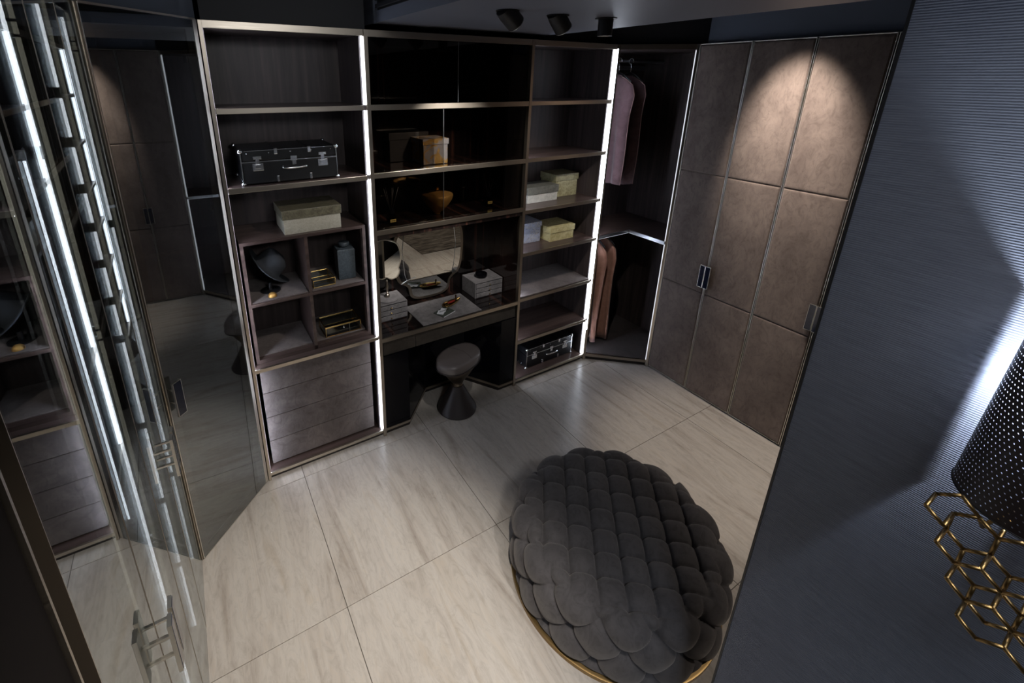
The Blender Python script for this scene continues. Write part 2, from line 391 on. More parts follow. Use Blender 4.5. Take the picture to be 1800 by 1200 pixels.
# inset cubby unit
for x in (.034, .366, .706): box('cubby_side' if x != .366 else 'divider', M['shelf'], (x, .055, .792), (x+.018, DP-.014, 1.515), cA)
box('cubby_top', M['shelf'], (.034, .055, 1.515), (.724, DP-.014, 1.533), cA)
for a, b_ in ((.052, .366), (.384, .706)):
    box('cubby_shelf', M['shelf'], (a, .055, 1.152), (b_, DP-.014, 1.170), cA)
    box('shelf_pad', M['suede'], (a+.003, .062, 1.170), (b_-.003, DP-.016, 1.178), cA, .002)
    box('shelf_pad', M['suede'], (a+.003, .095, .7905), (b_-.003, DP-.016, .822), cA, .003)
box('cubby_base', M['shelf'], (.052, .055, .7902), (.706, .094, .815), cA)
# drawers
for k in range(4):
    z0 = .066+k*.1735
    box('drawer_front', M['suede'], (.042, .056, z0), (.712, .085, z0+.1700), cA, .004)
box('drawer_box', M['rubber'], (.050, .086, .06), (.706, DP-.014, .764), cA)

# ------------------------------------------------------------------ cabinet B: vanity
cB = thing('vanity_cabinet', 'glossy ebony vanity cabinet with smoked glass shelves over a bronze edged dressing table', 'vanity')
post(cB, XB, .778); post(cB, XC-.003, XC+.0325 if False else XC+.014)
X0, X1 = .778, XC-.003
box('side_panel', M['ebony'], (XB+.002, .03, .02), (X0, DP, H-.006), cB); box('side_panel', M['ebony'], (X1, .03, .02), (XC+.012, DP, H-.006), cB)
box('back_panel', M['ebony'], (X0, DP-.012, .03), (X1, DP, H-.03), cB)
box('top_panel', M['ebony'], (X0, .03, H-.03), (X1, DP-.012, H-.006), cB)
rail(cB, X0, X1, H-.034, H)
for z in (2.224, 1.846):
    rail(cB, X0, X1, z-.030, z); box('shelf', M['ebony'], (X0, .012, z-.024), (X1, DP-.012, z-.002), cB)
rail(cB, X0, X1, 1.470, 1.500); box('shelf', M['ebony'], (X0, .012, 1.440), (X1, DP-.012, 1.496), cB)
# tabletop and drawers
box('tabletop', M['ebony'], (X0, .010, .742), (X1, DP-.012, .762), cB); rail(cB, X0, X1, .736, .764)
d1 = box('drawer_front', M['suede_dark'], (X0+.012, .016, .628), (1.020, .034, .732), cB, .002)
d2 = box('drawer_front', M['suede_dark'], (1.024, .016, .628), (X1-.006, .034, .732), cB, .002)
box('drawer_box', M['rubber'], (X0+.006, .036, .63), (X1-.004, DP-.014, .740), cB)
# kneehole: faceted lacquer front with bronze foot rail
KN = [(X0, .008), (.962, .008), (1.215, .270), (1.565, .270), (1.735, .008), (X1, .008)]
def facet(name, mat, pts, z0, z1, th, parent):
    for p, q in zip(pts[:-1], pts[1:]):
        p2, q2 = Vector((*p, 0)), Vector((*q, 0)); d = (q2-p2).normalized(); nr = Vector((-d.y, d.x, 0))*th
        prism(name, mat, [(p2.x, p2.y), (q2.x, q2.y), ((q2+nr).x, (q2+nr).y), ((p2+nr).x, (p2+nr).y)], z0, z1, parent)
facet('knee_panel', M['black_gloss'], KN, .052, .626, .012, cB)
facet('foot_rail', M['bronze'], [(x, y-.004) for x, y in KN], .034, .054, .016, cB)
facet('plinth', M['rubber'], [(x, y+.012) for x, y in KN], 0, .034, .01, cB)
# sliding smoked panes in the three upper rows
for z0, z1, xs in ((2.228, 2.564, 1.34), (1.850, 2.190, 1.24), (1.504, 1.812, 1.24)):
    box('glass_pane', M['smoked'], (X0+.002, .018, z0), (xs, .023, z1), cB)
    box('glass_pane', M['smoked'], (xs-.16, .027, z0), (X1-.002, .032, z1), cB)
    box('glass_edge', M['steel'], (xs-.0012, .017, z0), (xs+.0006, .0235, z1), cB)

# ------------------------------------------------------------------ cabinet C: narrow open shelves
cC = thing('shelf_cabinet', 'narrow open seven bay shelf cabinet between the vanity and the open corner wardrobe', 'cabinet')
c0, c1 = XC+.015, XR-.021
box('side_panel', M['wood'], (c0, .031, .02), (c0+.016, DP, H-.006), cC); box('post', M['bronze'], (c0-.0008, -.002, 0), (c0+.0032, .0130, H), cC); box('post_back', M['bronze_dark'], (c0, .0131, .0), (c0+.015, .0308, H), cC); box('side_panel', M['wood'], (c1, .03, .02), (c1+.018, DP, H-.006), cC)
box('back_panel', M['wood'], (c0+.016, DP-.012, .05), (c1, DP, H-.03), cC); box('top_panel', M['wood'], (c0+.016, .03, H-.03), (c1, DP-.012, H-.006), cC)
box('plinth', M['rubber'], (c0, .02, 0), (c1+.01, .06, .03), cC)
rail(cC, c0, c1+.012, H-.034, H); rail(cC, c0, c1+.012, .030, .052)
box('bottom_panel', M['shelf'], (c0+.016, .012, .032), (c1, DP-.012, .052), cC)
zc = (2.222, 1.844, 1.474, 1.146, .776, .406)
for k, z in enumerate(zc):
    rail(cC, c0, c1, z-.026, z); box('shelf', M['shelf'], (c0+.016, .012, z-.022), (c1, DP-.012, z), cC)
box('shelf_pad', M['suede'], (c0+.018, .014, .776), (c1-.002, DP-.014, .784), cC, .002)
zz = (.054,)+tuple(sorted(zc))+(H-.006,)
for a, b_ in zip(zz[:-1], zz[1:]):
    led(cC, (c1+.003, .004, a+.002), (c1+.013, .024, b_-.030)); led(cC, (c0+.0155, .034, a+.002), (c0+.0170, .046, b_-.030), 'led_side')
# angled corner post with a second strip
prism('post', M['bronze'], [(XR-.008, -.002), (XR+.012, -.012), (XR+.022, .004), (XR-.002, .03)], 0, H, cC)
box('led_strip', M['led_side'], (XR+.0195, .034, .06), (XR+.021, .046, H-.04), cC)  # hidden strip, added to brighten the inside of the corner wardrobe
prism('led_strip', M['led'], [(XR-.0075, -.0042), (XR-.001, -.0074), (XR-.0006, -.0066), (XR-.0071, -.0034)], .30, H-.03, cC)

# ------------------------------------------------------------------ corner wardrobe D (open)
cD = thing('corner_wardrobe', 'open corner wardrobe with an angled ledge, coats hanging above and below it', 'wardrobe')
BX, BY = XE+DP, DP
box('back_panel', M['wood'], (XR+.006, BY-.012, .05), (BX, BY, H-.006), cD); box('back_panel', M['wood'], (BX-.012, YE, .05), (BX, BY-.012, H-.006), cD)
box('side_panel', M['wood'], (XR+.004, .026, .05), (XR+.020, BY-.012, H-.006), cD); box('side_panel', M['wood'], (XE+.02, YE-.006, .05), (BX-.012, YE+.010, H-.006), cD)
pent = [(XR+.02, .012), (XE-.002, YE+.024), (BX-.012, YE+.024), (BX-.012, BY-.012), (XR+.02, BY-.012)]
prism('base', M['floor_pad'], pent, .032, .056, cD); prism('top_panel', M['wood'], pent, H-.034, H-.012, cD)
ledge = [(XR+.021, .012), (3.045, .012), (3.045, YE+.012), (BX-.013, YE+.012), (BX-.013, BY-.013), (XR+.021, BY-.013)]
prism('ledge', M['shelf'], ledge, 1.128, 1.150, cD)
boxes('ledge_edge', M['steel'], [((XR+.021, .002, 1.126), (3.045, .0115, 1.151)), ((3.035, YE+.012, 1.126), (3.0445, .002, 1.151))], cD)
boxes('led_strip', M['led_low'], [((XR+.025, .004, 1.1235), (3.03, .009, 1.1258)), ((3.037, YE+.016, 1.1235), (3.042, .0, 1.1258))], cD)
ang = math.atan2(YE, XE-XR); dv = Vector((math.cos(ang), math.sin(ang), 0)); nv = Vector((-dv.y, dv.x, 0)); Ld = (Vector((XE, YE, 0))-Vector((XR, 0, 0))).length
def dl(u, v, z): p = Vector((XR, 0, 0))+dv*u+nv*v; return (p.x, p.y, z)
def dbox(name, mat, u0, u1, v0, v1, z0, z1, parent):
    return prism(name, mat, [dl(u0, v0, 0)[:2], dl(u1, v0, 0)[:2], dl(u1, v1, 0)[:2], dl(u0, v1, 0)[:2]], z0, z1, parent)
dbox('rail', M['bronze'], .020, Ld-.016, 0, .012, H-.034, H, cD); dbox('rail', M['bronze'], .020, Ld-.016, 0, .012, .032, .056, cD)
dbox('plinth', M['rubber'], .016, Ld-.016, .012, .02, 0, .032, cD)
dbox('post', M['champagne'], Ld-.020, Ld+.002, -.004, .016, 0, H, cD)
dbox('led_strip', M['post_sheen'], Ld-.0225, Ld-.0202, .0, .012, .06, H-.04, cD)  # glow paints the whitish sheen of the metal post, no LED here
rod1 = tube('hanging_rod', M['steel'], [(XR+.02, .225, 2.50), (BX-.013, .225, 2.50)], .011, cD); tube('hanging_rod', M['steel'], [(XR+.02, .225, 1.085), (3.3, .225, 1.085)], .010, cD)
box('back_rail', M['steel'], (XR+.02, BY-.020, 2.44), (BX-.014, BY-.0125, 2.475), cD)

# ------------------------------------------------------------------ hinged wardrobe doors, right wall (E) and left wall
def rnd_panel(name, mat, a, b, th, parent, bev=.014):
    # padded panel: local u,z range with thickness th proud of v=0 towards the room (-v)
    bm = bmesh.new(); add_box(bm, (a[0], -th, a[1]), (b[0], .0035, b[1]))
    es = [e for e in bm.edges if all(abs(v.co.y+th) < 1e-6 for v in e.verts)]
    bmesh.ops.bevel(bm, geom=es, offset=bev, segments=3, affect='EDGES', profile=.6)
    return link_bm(name, bm, mat, parent)
def pull(parent, u0, u1, z0, z1, out, frame, inlay):
    # flat plate handle on a short stem
    boxes('handle', frame, [((u0, -out-.010, z0), (u1, -out, z1)), (((u0+u1)/2-.004, -out, (z0+z1)/2+.03), ((u0+u1)/2+.004, .0, (z0+z1)/2+.037)), (((u0+u1)/2-.004, -out, (z0+z1)/2-.037), ((u0+u1)/2+.004, .0, (z0+z1)/2-.03))], parent)
    box('handle_inlay', inlay, (u0+.003, -out-.0112, z0+.003), (u1-.003, -out-.0098, z1-.003), parent)
def part_empty(name, parent):
    o = bpy.data.objects.new(name, None); C.objects.link(o); o.parent = parent; o.empty_display_size = .03; return o
def suede_wardrobe(label, y_start, hside):
    # frame: u runs towards the camera (-y), v into the wall (+x)
    t = thing('wardrobe', label, 'wardrobe', (XE, y_start, 0), -PI/2)
    W = 2*STEP
    box('carcass_side', M['wood'], (.006, .024, .03), (.022, DP, H-.004), t); box('carcass_side', M['wood'], (W-.022, .024, .03), (W-.006, DP, H-.004), t)
    box('carcass_back', M['wood'], (.022, DP-.012, .03), (W-.022, DP, H-.004), t); box('carcass_top', M['wood'], (.022, .024, H-.03), (W-.022, DP-.012, H-.004), t)
    box('plinth', M['rubber'], (.0, .030, 0), (W, .05, .03), t)
    for k in range(2):
        u0 = k*STEP+.0025; u1 = (k+1)*STEP-.0025
        d = part_empty('door', t)
        box('door_core', M['bronze_dark'], (u0+.004, .004, .018), (u1-.004, .022, H-.004), d)
        boxes('edge_trim', M['champagne'], [((u0, -.006, .014), (u0+.0045, .020, H)), ((u1-.0045, -.006, .014), (u1, .020, H)), ((u0+.0045, -.006, .014), (u1-.0045, .020, .0185)), ((u0+.0045, -.006, H-.006), (u1-.0045, .020, H))], d, .0016)
        for z0, z1 in ((.020, .846), (.848, 1.730), (1.732, H-.0075)):
            rnd_panel('panel', M['suede_door'], (u0+.0055, z0), (u1-.0055, z1), .010, d, .016)
        if k == hside[0]: pull(d, u1-.037, u1+.0015, .905, 1.077, .03, M['champagne'], M['black_glass'])
        else: pull(d, u0-.0015, u0+.037, .905, 1.077, .03, M['champagne'], M['black_glass'])
    return t
suede_wardrobe('brown suede wardrobe with a pair of blue inlaid pulls, beside the open corner wardrobe', YE, (0,))
suede_wardrobe('brown suede wardrobe half hidden behind the blue partition, dark pull on its edge', YE-2*STEP, (0,))

def glass_wardrobe(label, y_far, shelves_far, shelves_near, near_end=False):
    # left wall: u runs away from the camera (+y), v into the wall (-x)
    W = 2*STEP; t = thing('glass_wardrobe', label, 'wardrobe', (XL, y_far-W, 0), PI/2)
    for u in (.004, STEP-.009, W-.022): box('partition_panel', M['wood'], (u, .045, .03), (u+.018, DP, H-.004), t)
    box('back_panel', M['suede'], (.022, DP-.012, .03), (W-.022, DP, H-.004), t); box('top_panel', M['wood'], (.0, .03, H-.024), (W, DP-.012, H-.004), t)
    box('base', M['shelf'], (.022, .03, .03), (W-.022, DP-.012, .055), t); box('plinth', M['rubber'], (0, .028, 0), (W, .05, .03), t)
    for (a, b_, zs) in ((.022, STEP-.009, shelves_near), (STEP+.009, W-.022, shelves_far)):
        for z in zs:
            box('shelf', M['suede_grey'], (a, .055, z-.018), (b_, DP-.012, z), t, .004)
        cuts = [.06]+sorted(zs)+[H-.03]
        for z0, z1 in zip(cuts[:-1], cuts[1:]):
            if near_end and b_ < STEP: continue
            led(t, (b_-.0025, .027, z0+.006), (b_+.001, .0345, z1-.024), 'led_left')
        box('lit_post_bar', M['post_glow'], (b_-.0005, .0125, .03), (b_+.010, .020, H-.01), t); box('post', M['bronze'], (a-.010, .012, .03), (a+.001, .024, H-.01), t)  # glowing bar paints light on the bronze post, no lamp of its own
    for k in range(2):
        u0 = k*STEP+.002; u1 = (k+1)*STEP-.002; d = part_empty('door', t)
        box('glass_pane', M['glass'], (u0+.002, -.004, .014), (u1-.002, .000, H-.002), d)
        boxes('edge_trim', M['bronze'], [((u0, -.0045, .012), (u0+.002, .016, H)), ((u1-.002, -.0045, .012), (u1, .016, H)), ((u0+.002, -.003, .012), (u1-.002, .016, .014)), ((u0+.002, -.003, H-.002), (u1-.002, .016, H))], d)
        fw = .020
        boxes('door_frame', M['bronze_dark'], [((u0+.003, .0015, .016), (u0+.003+fw, .010, H-.004)), ((u1-.003-fw, .0015, .016), (u1-.003, .010, H-.004)), ((u0+.003+fw, .0015, .016), (u1-.003-fw, .010, .046)), ((u0+.003+fw, .0015, H-.044), (u1-.003-fw, .010, H-.004))], d)
        hz = (2.44, 1.70, .95, .22)
        uh = u1-.012 if k == 1 else u0+.012
        boxes('hinge', M['chrome'], [((uh-.010, .010, z), (uh+.010, .046, z+.006)) for z in hz]+[((uh-.010, .010, z+.030), (uh+.010, .046, z+.036)) for z in hz], d)
        if k == 0: pull(d, u1-.040, u1-.004, .905, 1.077, .035, M['champagne'], M['black_glass'])
        else: pull(d, u0+.004, u0+.040, .905, 1.077, .035, M['champagne'], M['black_glass'])
    return t
gz = (.36, .72, 1.09, 1.523, 1.667, 1.923, 2.186, 2.40)
glass_wardrobe('lit glass front wardrobe on the left wall, next to the angled glass corner cabinet', YL, (1.84, .62), (.45, .80, 1.16, 1.523, 1.667, 1.800, 1.923, 2.046, 2.186, 2.326))
glass_wardrobe('lit glass front wardrobe on the left wall, nearest the camera with paired pulls', YL-2*STEP, (2.205, .50), (2.205, 1.09), True)
box('led_strip', M['led'], (2*STEP-.0245, .060, 1.10), (2*STEP-.021, .0655, 2.18), bpy.data.objects['glass_wardrobe.001'])

# ------------------------------------------------------------------ left corner cabinet with angled glass door
gl_ = (Vector((0, 0, 0))-Vector((XL, YL, 0))).length; ga = math.atan2(-YL, -XL)
cG = thing('corner_cabinet', 'corner cabinet with one tall angled reflective glass door left of the open shelves', 'cabinet', (XL, YL, 0), ga)
GI = cG.matrix_basis.inverted()
def gl2(p): q = GI @ Vector((*p, 0)); return (q.x, q.y)
def wprism(name, mat, poly, z0, z1): return prism(name, mat, [gl2(p) for p in poly], z0, z1, cG)
wprism('back_panel', M['wood'], [(XL-DP, DP-.012), (-.006, DP-.012), (-.006, DP), (XL-DP, DP)], .03, H-.004)
wprism('back_panel', M['wood'], [(XL-DP, YL), (XL-DP+.012, YL), (XL-DP+.012, DP-.012), (XL-DP, DP-.012)], .03, H-.004)
gp = [(XL-.045, YL+.016), (-.024, .026), (-.006, DP-.013), (XL-DP+.013, DP-.013), (XL-DP+.013, YL+.016)]
gp = [(XL-.03, YL+.014), (-.012, .032), (-.012, DP-.014), (XL-DP+.014, DP-.014), (XL-DP+.014, YL+.014)]
wprism('base', M['floor_pad'], gp, .03, .054); wprism('top_panel', M['wood'], gp, H-.03, H-.008)
lg = [(-.36, DP-.014), (-.36, .06), (XL-.02, .06), (XL-.02, YL+.03), (XL-DP+.014, YL+.03), (XL-DP+.014, DP-.014)]
lg = [(-.014, DP-.014), (-.014, .06), (-.36, .05), (-.40, -.02), (-.40, YL+.03), (XL-DP+.014, YL+.03), (XL-DP+.014, DP-.014)]
wprism('ledge', M['shelf'], lg, 1.530, 1.552)
d = part_empty('door', cG)
box('glass_pane', M['glass'], (.012, -.006, .014), (gl_-.0275, -.001, H-.004), d)
boxes('edge_trim', M['champagne'], [((.007, -.004, .010), (.0118, .014, H)), ((gl_-.027, -.004, .010), (gl_-.004, .014, H)), ((.012, -.004, .008), (gl_-.012, .014, .0138)), ((.012, -.006, H-.0038), (gl_-.012, .014, H+.004))], d)
fw = .038
boxes('door_frame', M['bronze_dark'], [((.013, .001, .016), (.013+fw, .010, H-.006)), ((gl_-.028-fw, .001, .016), (gl_-.028, .010, H-.006)), ((.013+fw, .001, .016), (gl_-.013-fw, .010, .016+fw)), ((.013+fw, .001, H-.006-fw), (gl_-.013-fw, .010, H-.006))], d)
boxes('hinge', M['chrome'], [((gl_-.075, .012, z), (gl_-.02, .03, z+.03)) for z in (.25, 1.0, 1.75, 2.42)], d)
pull(d, .014, .058, .905, 1.08, .035, M['champagne'], M['black_glass'])
wprism('post', M['bronze'], [(XL-.004, YL-.004), (XL+.006, YL+.004), (XL+.000, YL+.014), (XL-.010, YL+.010)], 0, H)
wprism('plinth', M['rubber'], [(XL+.006, YL+.010), (-.006, .010), (-.012, .026), (XL-.006, YL+.02)], 0, .03)

d.matrix_basis = Matrix.Translation((gl_/2, 0, 0)) @ Matrix.Rotation(math.radians(1.3), 4, 'Z') @ Matrix.Translation((-gl_/2, 0, 0))
# ------------------------------------------------------------------ soffit spotlights
def ceiling_spot(x, y, tilt, az, label):
    t = thing('ceiling_spot', label, 'spotlight', (x, y, SZ), 0, 'ceiling spots on the dropped soffit')
    lathe_obj('mounting_disc', M['black_matt'], [(.0, -.004), (.050, -.004), (.050, -.0005), (0, -.0005)], t, 28)
    R_ = Matrix.Rotation(az, 4, 'Z') @ Matrix.Rotation(tilt, 4, 'Y')
    if tilt:
        # barrel cut flush with the ceiling and tilted over
        mx = Matrix.Translation((0, 0, -.012)) @ R_
        lathe_obj('barrel', M['black_matt'], [(.0, .030), (.036, .030), (.040, .0), (.040, -.062), (.034, -.062), (.034, -.050), (0, -.050)], t, 28, mx=mx)
        lathe_obj('rim', M['steel'], [(.0345, -.0625), (.0405, -.0625), (.0405, -.060), (.0345, -.060)], t, 28, mx=mx)
        lathe_obj('lens', M['lens'], [(0, -.0512), (.030, -.0512), (.030, -.0502), (0, -.0502)], t, 28, mx=mx)
    else:
        lathe_obj('barrel', M['black_matt'], [(.0, -.004), (.034, -.004), (.034, -.078), (.029, -.078), (.029, -.060), (0, -.060)], t, 28)
        lathe_obj('lens', M['lens'], [(0, -.0615), (.027, -.0615), (.027, -.0605), (0, -.0605)], t, 28)
ceiling_spot(1.131, -.736, -.95, .1, 'tilted black ceiling spot, leftmost of the three above the vanity')
ceiling_spot(1.410, -.734, -.80, .1, 'tilted black ceiling spot, the middle one of the three above the vanity')
ceiling_spot(1.671, -.776, 0, 0, 'straight black ceiling spot, rightmost of the three above the vanity')
t = thing('air_vent', 'black slotted air vent in the side of the dropped soffit', 'vent', (.826, -.45, 2.72))
box('vent_back', M['black_matt'], (.001, -.9, -.03), (.004, .42, .22), t)
for k in range(7): box('slat', M['dark_panel'], (-.012, -.9, -.02+k*.034), (.0008, .42, -.004+k*.034), t)
# ------------------------------------------------------------------ tufted ottoman
def ottoman():
    cx, cy, R0, HT = 1.411, -1.422, .500, .356
    t = thing('tufted_ottoman', 'large round grey velvet ottoman with button tufting on a brass base ring', 'ottoman', (cx, cy, 0))
    zb, rim = .022, .085
    RS = R0-.018
    # profile: centre of the top -> rounded shoulder -> side
    prof = []   # (r, z, nr, nz, s)
    for i in range(104): prof.append((max(.0015, (RS-rim)*i/103), HT-.028, 0, 1))
    for i in range(1, 23):
        a = PI/2*i/22; prof.append((RS-rim+rim*math.sin(a), HT-.028-rim+rim*math.cos(a), math.sin(a), math.cos(a)))
    zs = HT-.028-rim
    for i in range(1, 56): prof.append((RS, zs-(zs-zb)*i/55, 1, 0))
    NT = 460
    pr_ = np.array(prof); th = np.arange(NT)/NT*2*PI
    r, z, nr, nz = [pr_[:, k][:, None] for k in range(4)]
    px = r*np.cos(th); py = r*np.sin(th)
    # top lattice: square cells, rotated 41 degrees as seen in the photograph
    a0 = math.radians(-40.6); p = .1135
    def lat(x, y):
        u = ((x-(1.337-cx))*math.cos(a0)+(y-(-1.140-cy))*math.sin(a0))/p
        v = (-(x-(1.337-cx))*math.sin(a0)+(y-(-1.140-cy))*math.cos(a0))/p
        return u, v
    u, v = lat(px, py)
    def puff(u, v): 
        a = np.abs(np.sin(PI*u))*np.abs(np.sin(PI*v))
        du = np.abs(u-np.round(u)); dv_ = np.abs(v-np.round(v))
        pit = np.exp(-(du**2+dv_**2)/.018)
        crease = np.exp(-np.minimum(du, dv_)**2/.0011)
        return .029*a**.5-.022*pit-.008*crease
    dt = puff(u, v)
    # side lattice: diamonds wrapped round the drum
    s = np.where(nz > .5, 0, 0)+0*r
    arc = np.zeros(len(prof))
    for i in range(1, len(prof)): arc[i] = arc[i-1]+math.hypot(prof[i][0]-prof[i-1][0], prof[i][1]-prof[i-1][1])
    sd = (arc-(RS-rim+.075))[:, None]
    NC = 27; A = th[None, :]*NC/(2*PI); B = sd/.108
    ds = puff(A/1+B/2, B*1.0) if False else puff((A+B)/1.0*.5*2/2+0, (A-B)*.5*2/2)
    wgt = 1/(1+np.exp(-(arc-(RS-rim+.03))/.012))[:, None]
    dd = dt*(1-wgt)+ds*wgt
    fade = np.clip((z-zb)/.03, 0, 1); dd = dd*np.where(nz < .01, fade, 1)
    X = px+dd*nr*np.cos(th); Y = py+dd*nr*np.sin(th); Z = z+dd*nz
    n_ = len(prof); co = np.stack([X, Y, Z], -1).reshape(-1, 3)
    co = np.vstack([co, [[0, 0, float(Z[0].mean())]], [[0, 0, zb]]])
    idx = np.arange(n_*NT).reshape(n_, NT); a = idx[:-1]; b = np.roll(idx, -1, 1)[:-1]; c = np.roll(idx, -1, 1)[1:]; d = idx[1:]
    quads = np.stack([a, d, c, b], -1).reshape(-1, 4).tolist()
    tris = [(n_*NT, int(idx[0, i]), int(idx[0, (i+1) % NT])) for i in range(NT)]+[(n_*NT+1, int(idx[-1, (i+1) % NT]), int(idx[-1, i])) for i in range(NT)]
    me = bpy.data.meshes.new('tufted_cover'); me.from_pydata(co.tolist(), [], quads+tris); me.materials.append(M['velvet'])
    me.polygons.foreach_set('use_smooth', [True]*len(me.polygons)); o = bpy.data.objects.new('tufted_cover', me); C.objects.link(o); o.parent = t
    lathe_obj('base_ring', M['brass'], [(0, .001), (R0, .001), (R0, .020), (R0-.006, .022), (0, .022)], t, 96)
    # covered buttons in the pits of the top
    bme = None
    for i in range(-12, 13):
        for j in range(-12, 13):
            x = (1.337-cx)+p*(i*math.cos(a0)-j*math.sin(a0)); y = (-1.140-cy)+p*(i*math.sin(a0)+j*math.cos(a0))
            if math.hypot(x, y) > RS-rim-.0: continue
            if bme is None:
                bm = sphere_bm((0, 0, 0), .0095, 8, (1, 1, .6)); ob = link_bm('button', bm, M['velvet'], t, True); bme = ob.data
            else: ob = bpy.data.objects.new('button', bme); C.objects.link(ob); ob.parent = t
            ob.location = (x, y, HT-.028-.026)
    return t
ottoman()

# ------------------------------------------------------------------ hourglass stool
def stool():
    t = thing('hourglass_stool', 'taupe leather hourglass stool with polished cone neck at the dressing table', 'stool', (1.347, .005, 0), math.radians(20))
    lathe_obj('base_cone', M['stool_leather_dark'], [(0, .0), (.136, .0), (.146, .006), (.148, .016), (.140, .03), (.090, .120), (.050, .200), (.045, .212), (0, .212)], t, 48)
    lathe_obj('neck_ring', M['bronze_dark'], [(0, .212), (.042, .212), (.045, .216), (.045, .226), (.041, .230), (.041, .236), (.045, .240), (.045, .246), (0, .246)], t, 40)
    lathe_obj('upper_cone', M['bronze_dark'], [(0, .246), (.043, .246), (.050, .256), (.090, .318), (.128, .390), (.128, .398), (0, .398)], t, 48, sx=1.12)
    # bean shaped cushion
    N_ = 64; rows = [(.86, .378), (.97, .384), (1.0, .400), (1.0, .425), (.985, .440), (.95, .449), (.80, .453), (.4, .454), (.02, .454)]
    P = []
    for k, z in rows:
        z += .020; row = []
        for i in range(N_):
            a = 2*PI*i/N_; c, s_ = math.cos(a), math.sin(a)
            x = .190*math.copysign(abs(c)**.85, c); y = .135*math.copysign(abs(s_)**.8, s_)
            if s_ > 0: y *= .86; x *= (1-.10*s_)
            row.append((x*k, y*k, z))
        P.append(row)
    o = grid_obj('seat_cushion', P, M['stool_leather'], t, True)
    tube('seam', M['stool_leather_dark'], [(-.0+.02, -.115+.0*k, .4545) if False else (.02+.03*math.sin(k/12*PI), -.116+.215*k/12, .4735) for k in range(13)], .0014, t, 6)
    bm = bmesh.new(); add_tube(bm, [(p_[0]*1.003, p_[1]*1.003, .408) for p_ in P[2]], .003, 6, True); link_bm('piping', bm, M['stool_leather_dark'], t, True)
stool()

# ------------------------------------------------------------------ suitcases
def suitcase(label, x0, y0, z0, Wd, D_, Ht, rz=0):
    t = thing('suitcase', label, 'suitcase', (x0, y0, z0), rz, 'black steamer suitcases')
    seam = Ht*.66
    box('lower_shell', M['black_leather'], (0, 0, .004), (Wd, D_, seam-.001), t, .006)
    box('lid', M['black_leather'], (0, 0, seam+.001), (Wd, D_, Ht), t, .008)
    boxes('metal_edge', M['chrome'], [((-.0015, -.0015, seam-.0022), (Wd+.0015, .004, seam+.0022)), ((-.002, -.002, .012), (.003, .004, Ht-.012)), ((Wd-.003, -.002, .012), (Wd+.002, .004, Ht-.012)), ((.02, -.0012, Ht-.0055), (Wd-.02, .003, Ht-.003)), ((-.0015, 0, .006), (.002, D_, .0085))], t)
    for x in (.0, Wd):
        for z in (0.006, Ht-.006):
            for y in (.006, D_-.006):
                bm = sphere_bm((x, y, z), .013, 10); link_bm('corner_cap', bm, M['chrome'], t, True)
    for x in (Wd*.16, Wd*.84):
        lk = boxes('lock', M['chrome'], [((x-.026, -.005, seam-.045), (x+.026, -.001, seam-.008)), ((x-.015, -.009, seam-.034), (x+.013, -.004, seam-.014)), ((x-.009, -.007, seam-.012), (x+.009, -.001, seam+.020)), ((x-.020, -.006, seam+.014), (x+.020, -.001, seam+.028))], t, .0012)
    x = Wd*.53
    boxes('centre_clasp', M['chrome'], [((x-.017, -.006, seam-.004), (x+.017, -.001, seam+.020)), ((x-.011, -.008, seam-.026), (x+.011, -.001, seam-.002))], t, .0015)
    bm = bmesh.new(); add_tube(bm, [(x-.062, -.004, seam-.036), (x-.058, -.014, seam-.038), (x-.03, -.019, seam-.040), (x+.03, -.019, seam-.040), (x+.058, -.014, seam-.038), (x+.062, -.004, seam-.036)], .0058, 8); h = link_bm('handle', bm, M['chrome'], t, True)
    for x in (Wd*.35, Wd*.70):
        box('strap_clip', M['chrome'], (x-.009, -.005, Ht-.028), (x+.009, .010, Ht+.003), t, .003); box('strap_clip', M['chrome'], (x-.007, -.004, .006), (x+.007, .002, .040), t, .003)
        box('lid_rib', M['black_leather'], (x-.006, .010, Ht-.001), (x+.006, D_-.005, Ht+.004), t, .002)
    bm = bmesh.new()
    for k in range(7): bmesh.ops.create_uvsphere(bm, u_segments=6, v_segments=4, radius=.003, matrix=Matrix.Translation((-.001, .03+k*(D_-.06)/6, .02)))
    for k in range(5): bmesh.ops.create_uvsphere(bm, u_segments=6, v_segments=4, radius=.003, matrix=Matrix.Translation((.03+k*(Wd-.06)/4, -.001, Ht-.018)))
    link_bm('rivets', bm, M['chrome'], t, True)
suitcase('black steamer suitcase with silver locks on the shelf of the left open cabinet', .098, .040, 1.8385, .482, .29, .178)
suitcase('black steamer suitcase with silver locks on the bottom shelf of the narrow cabinet', 2.062, .075, .0525, .500, .27, .185)

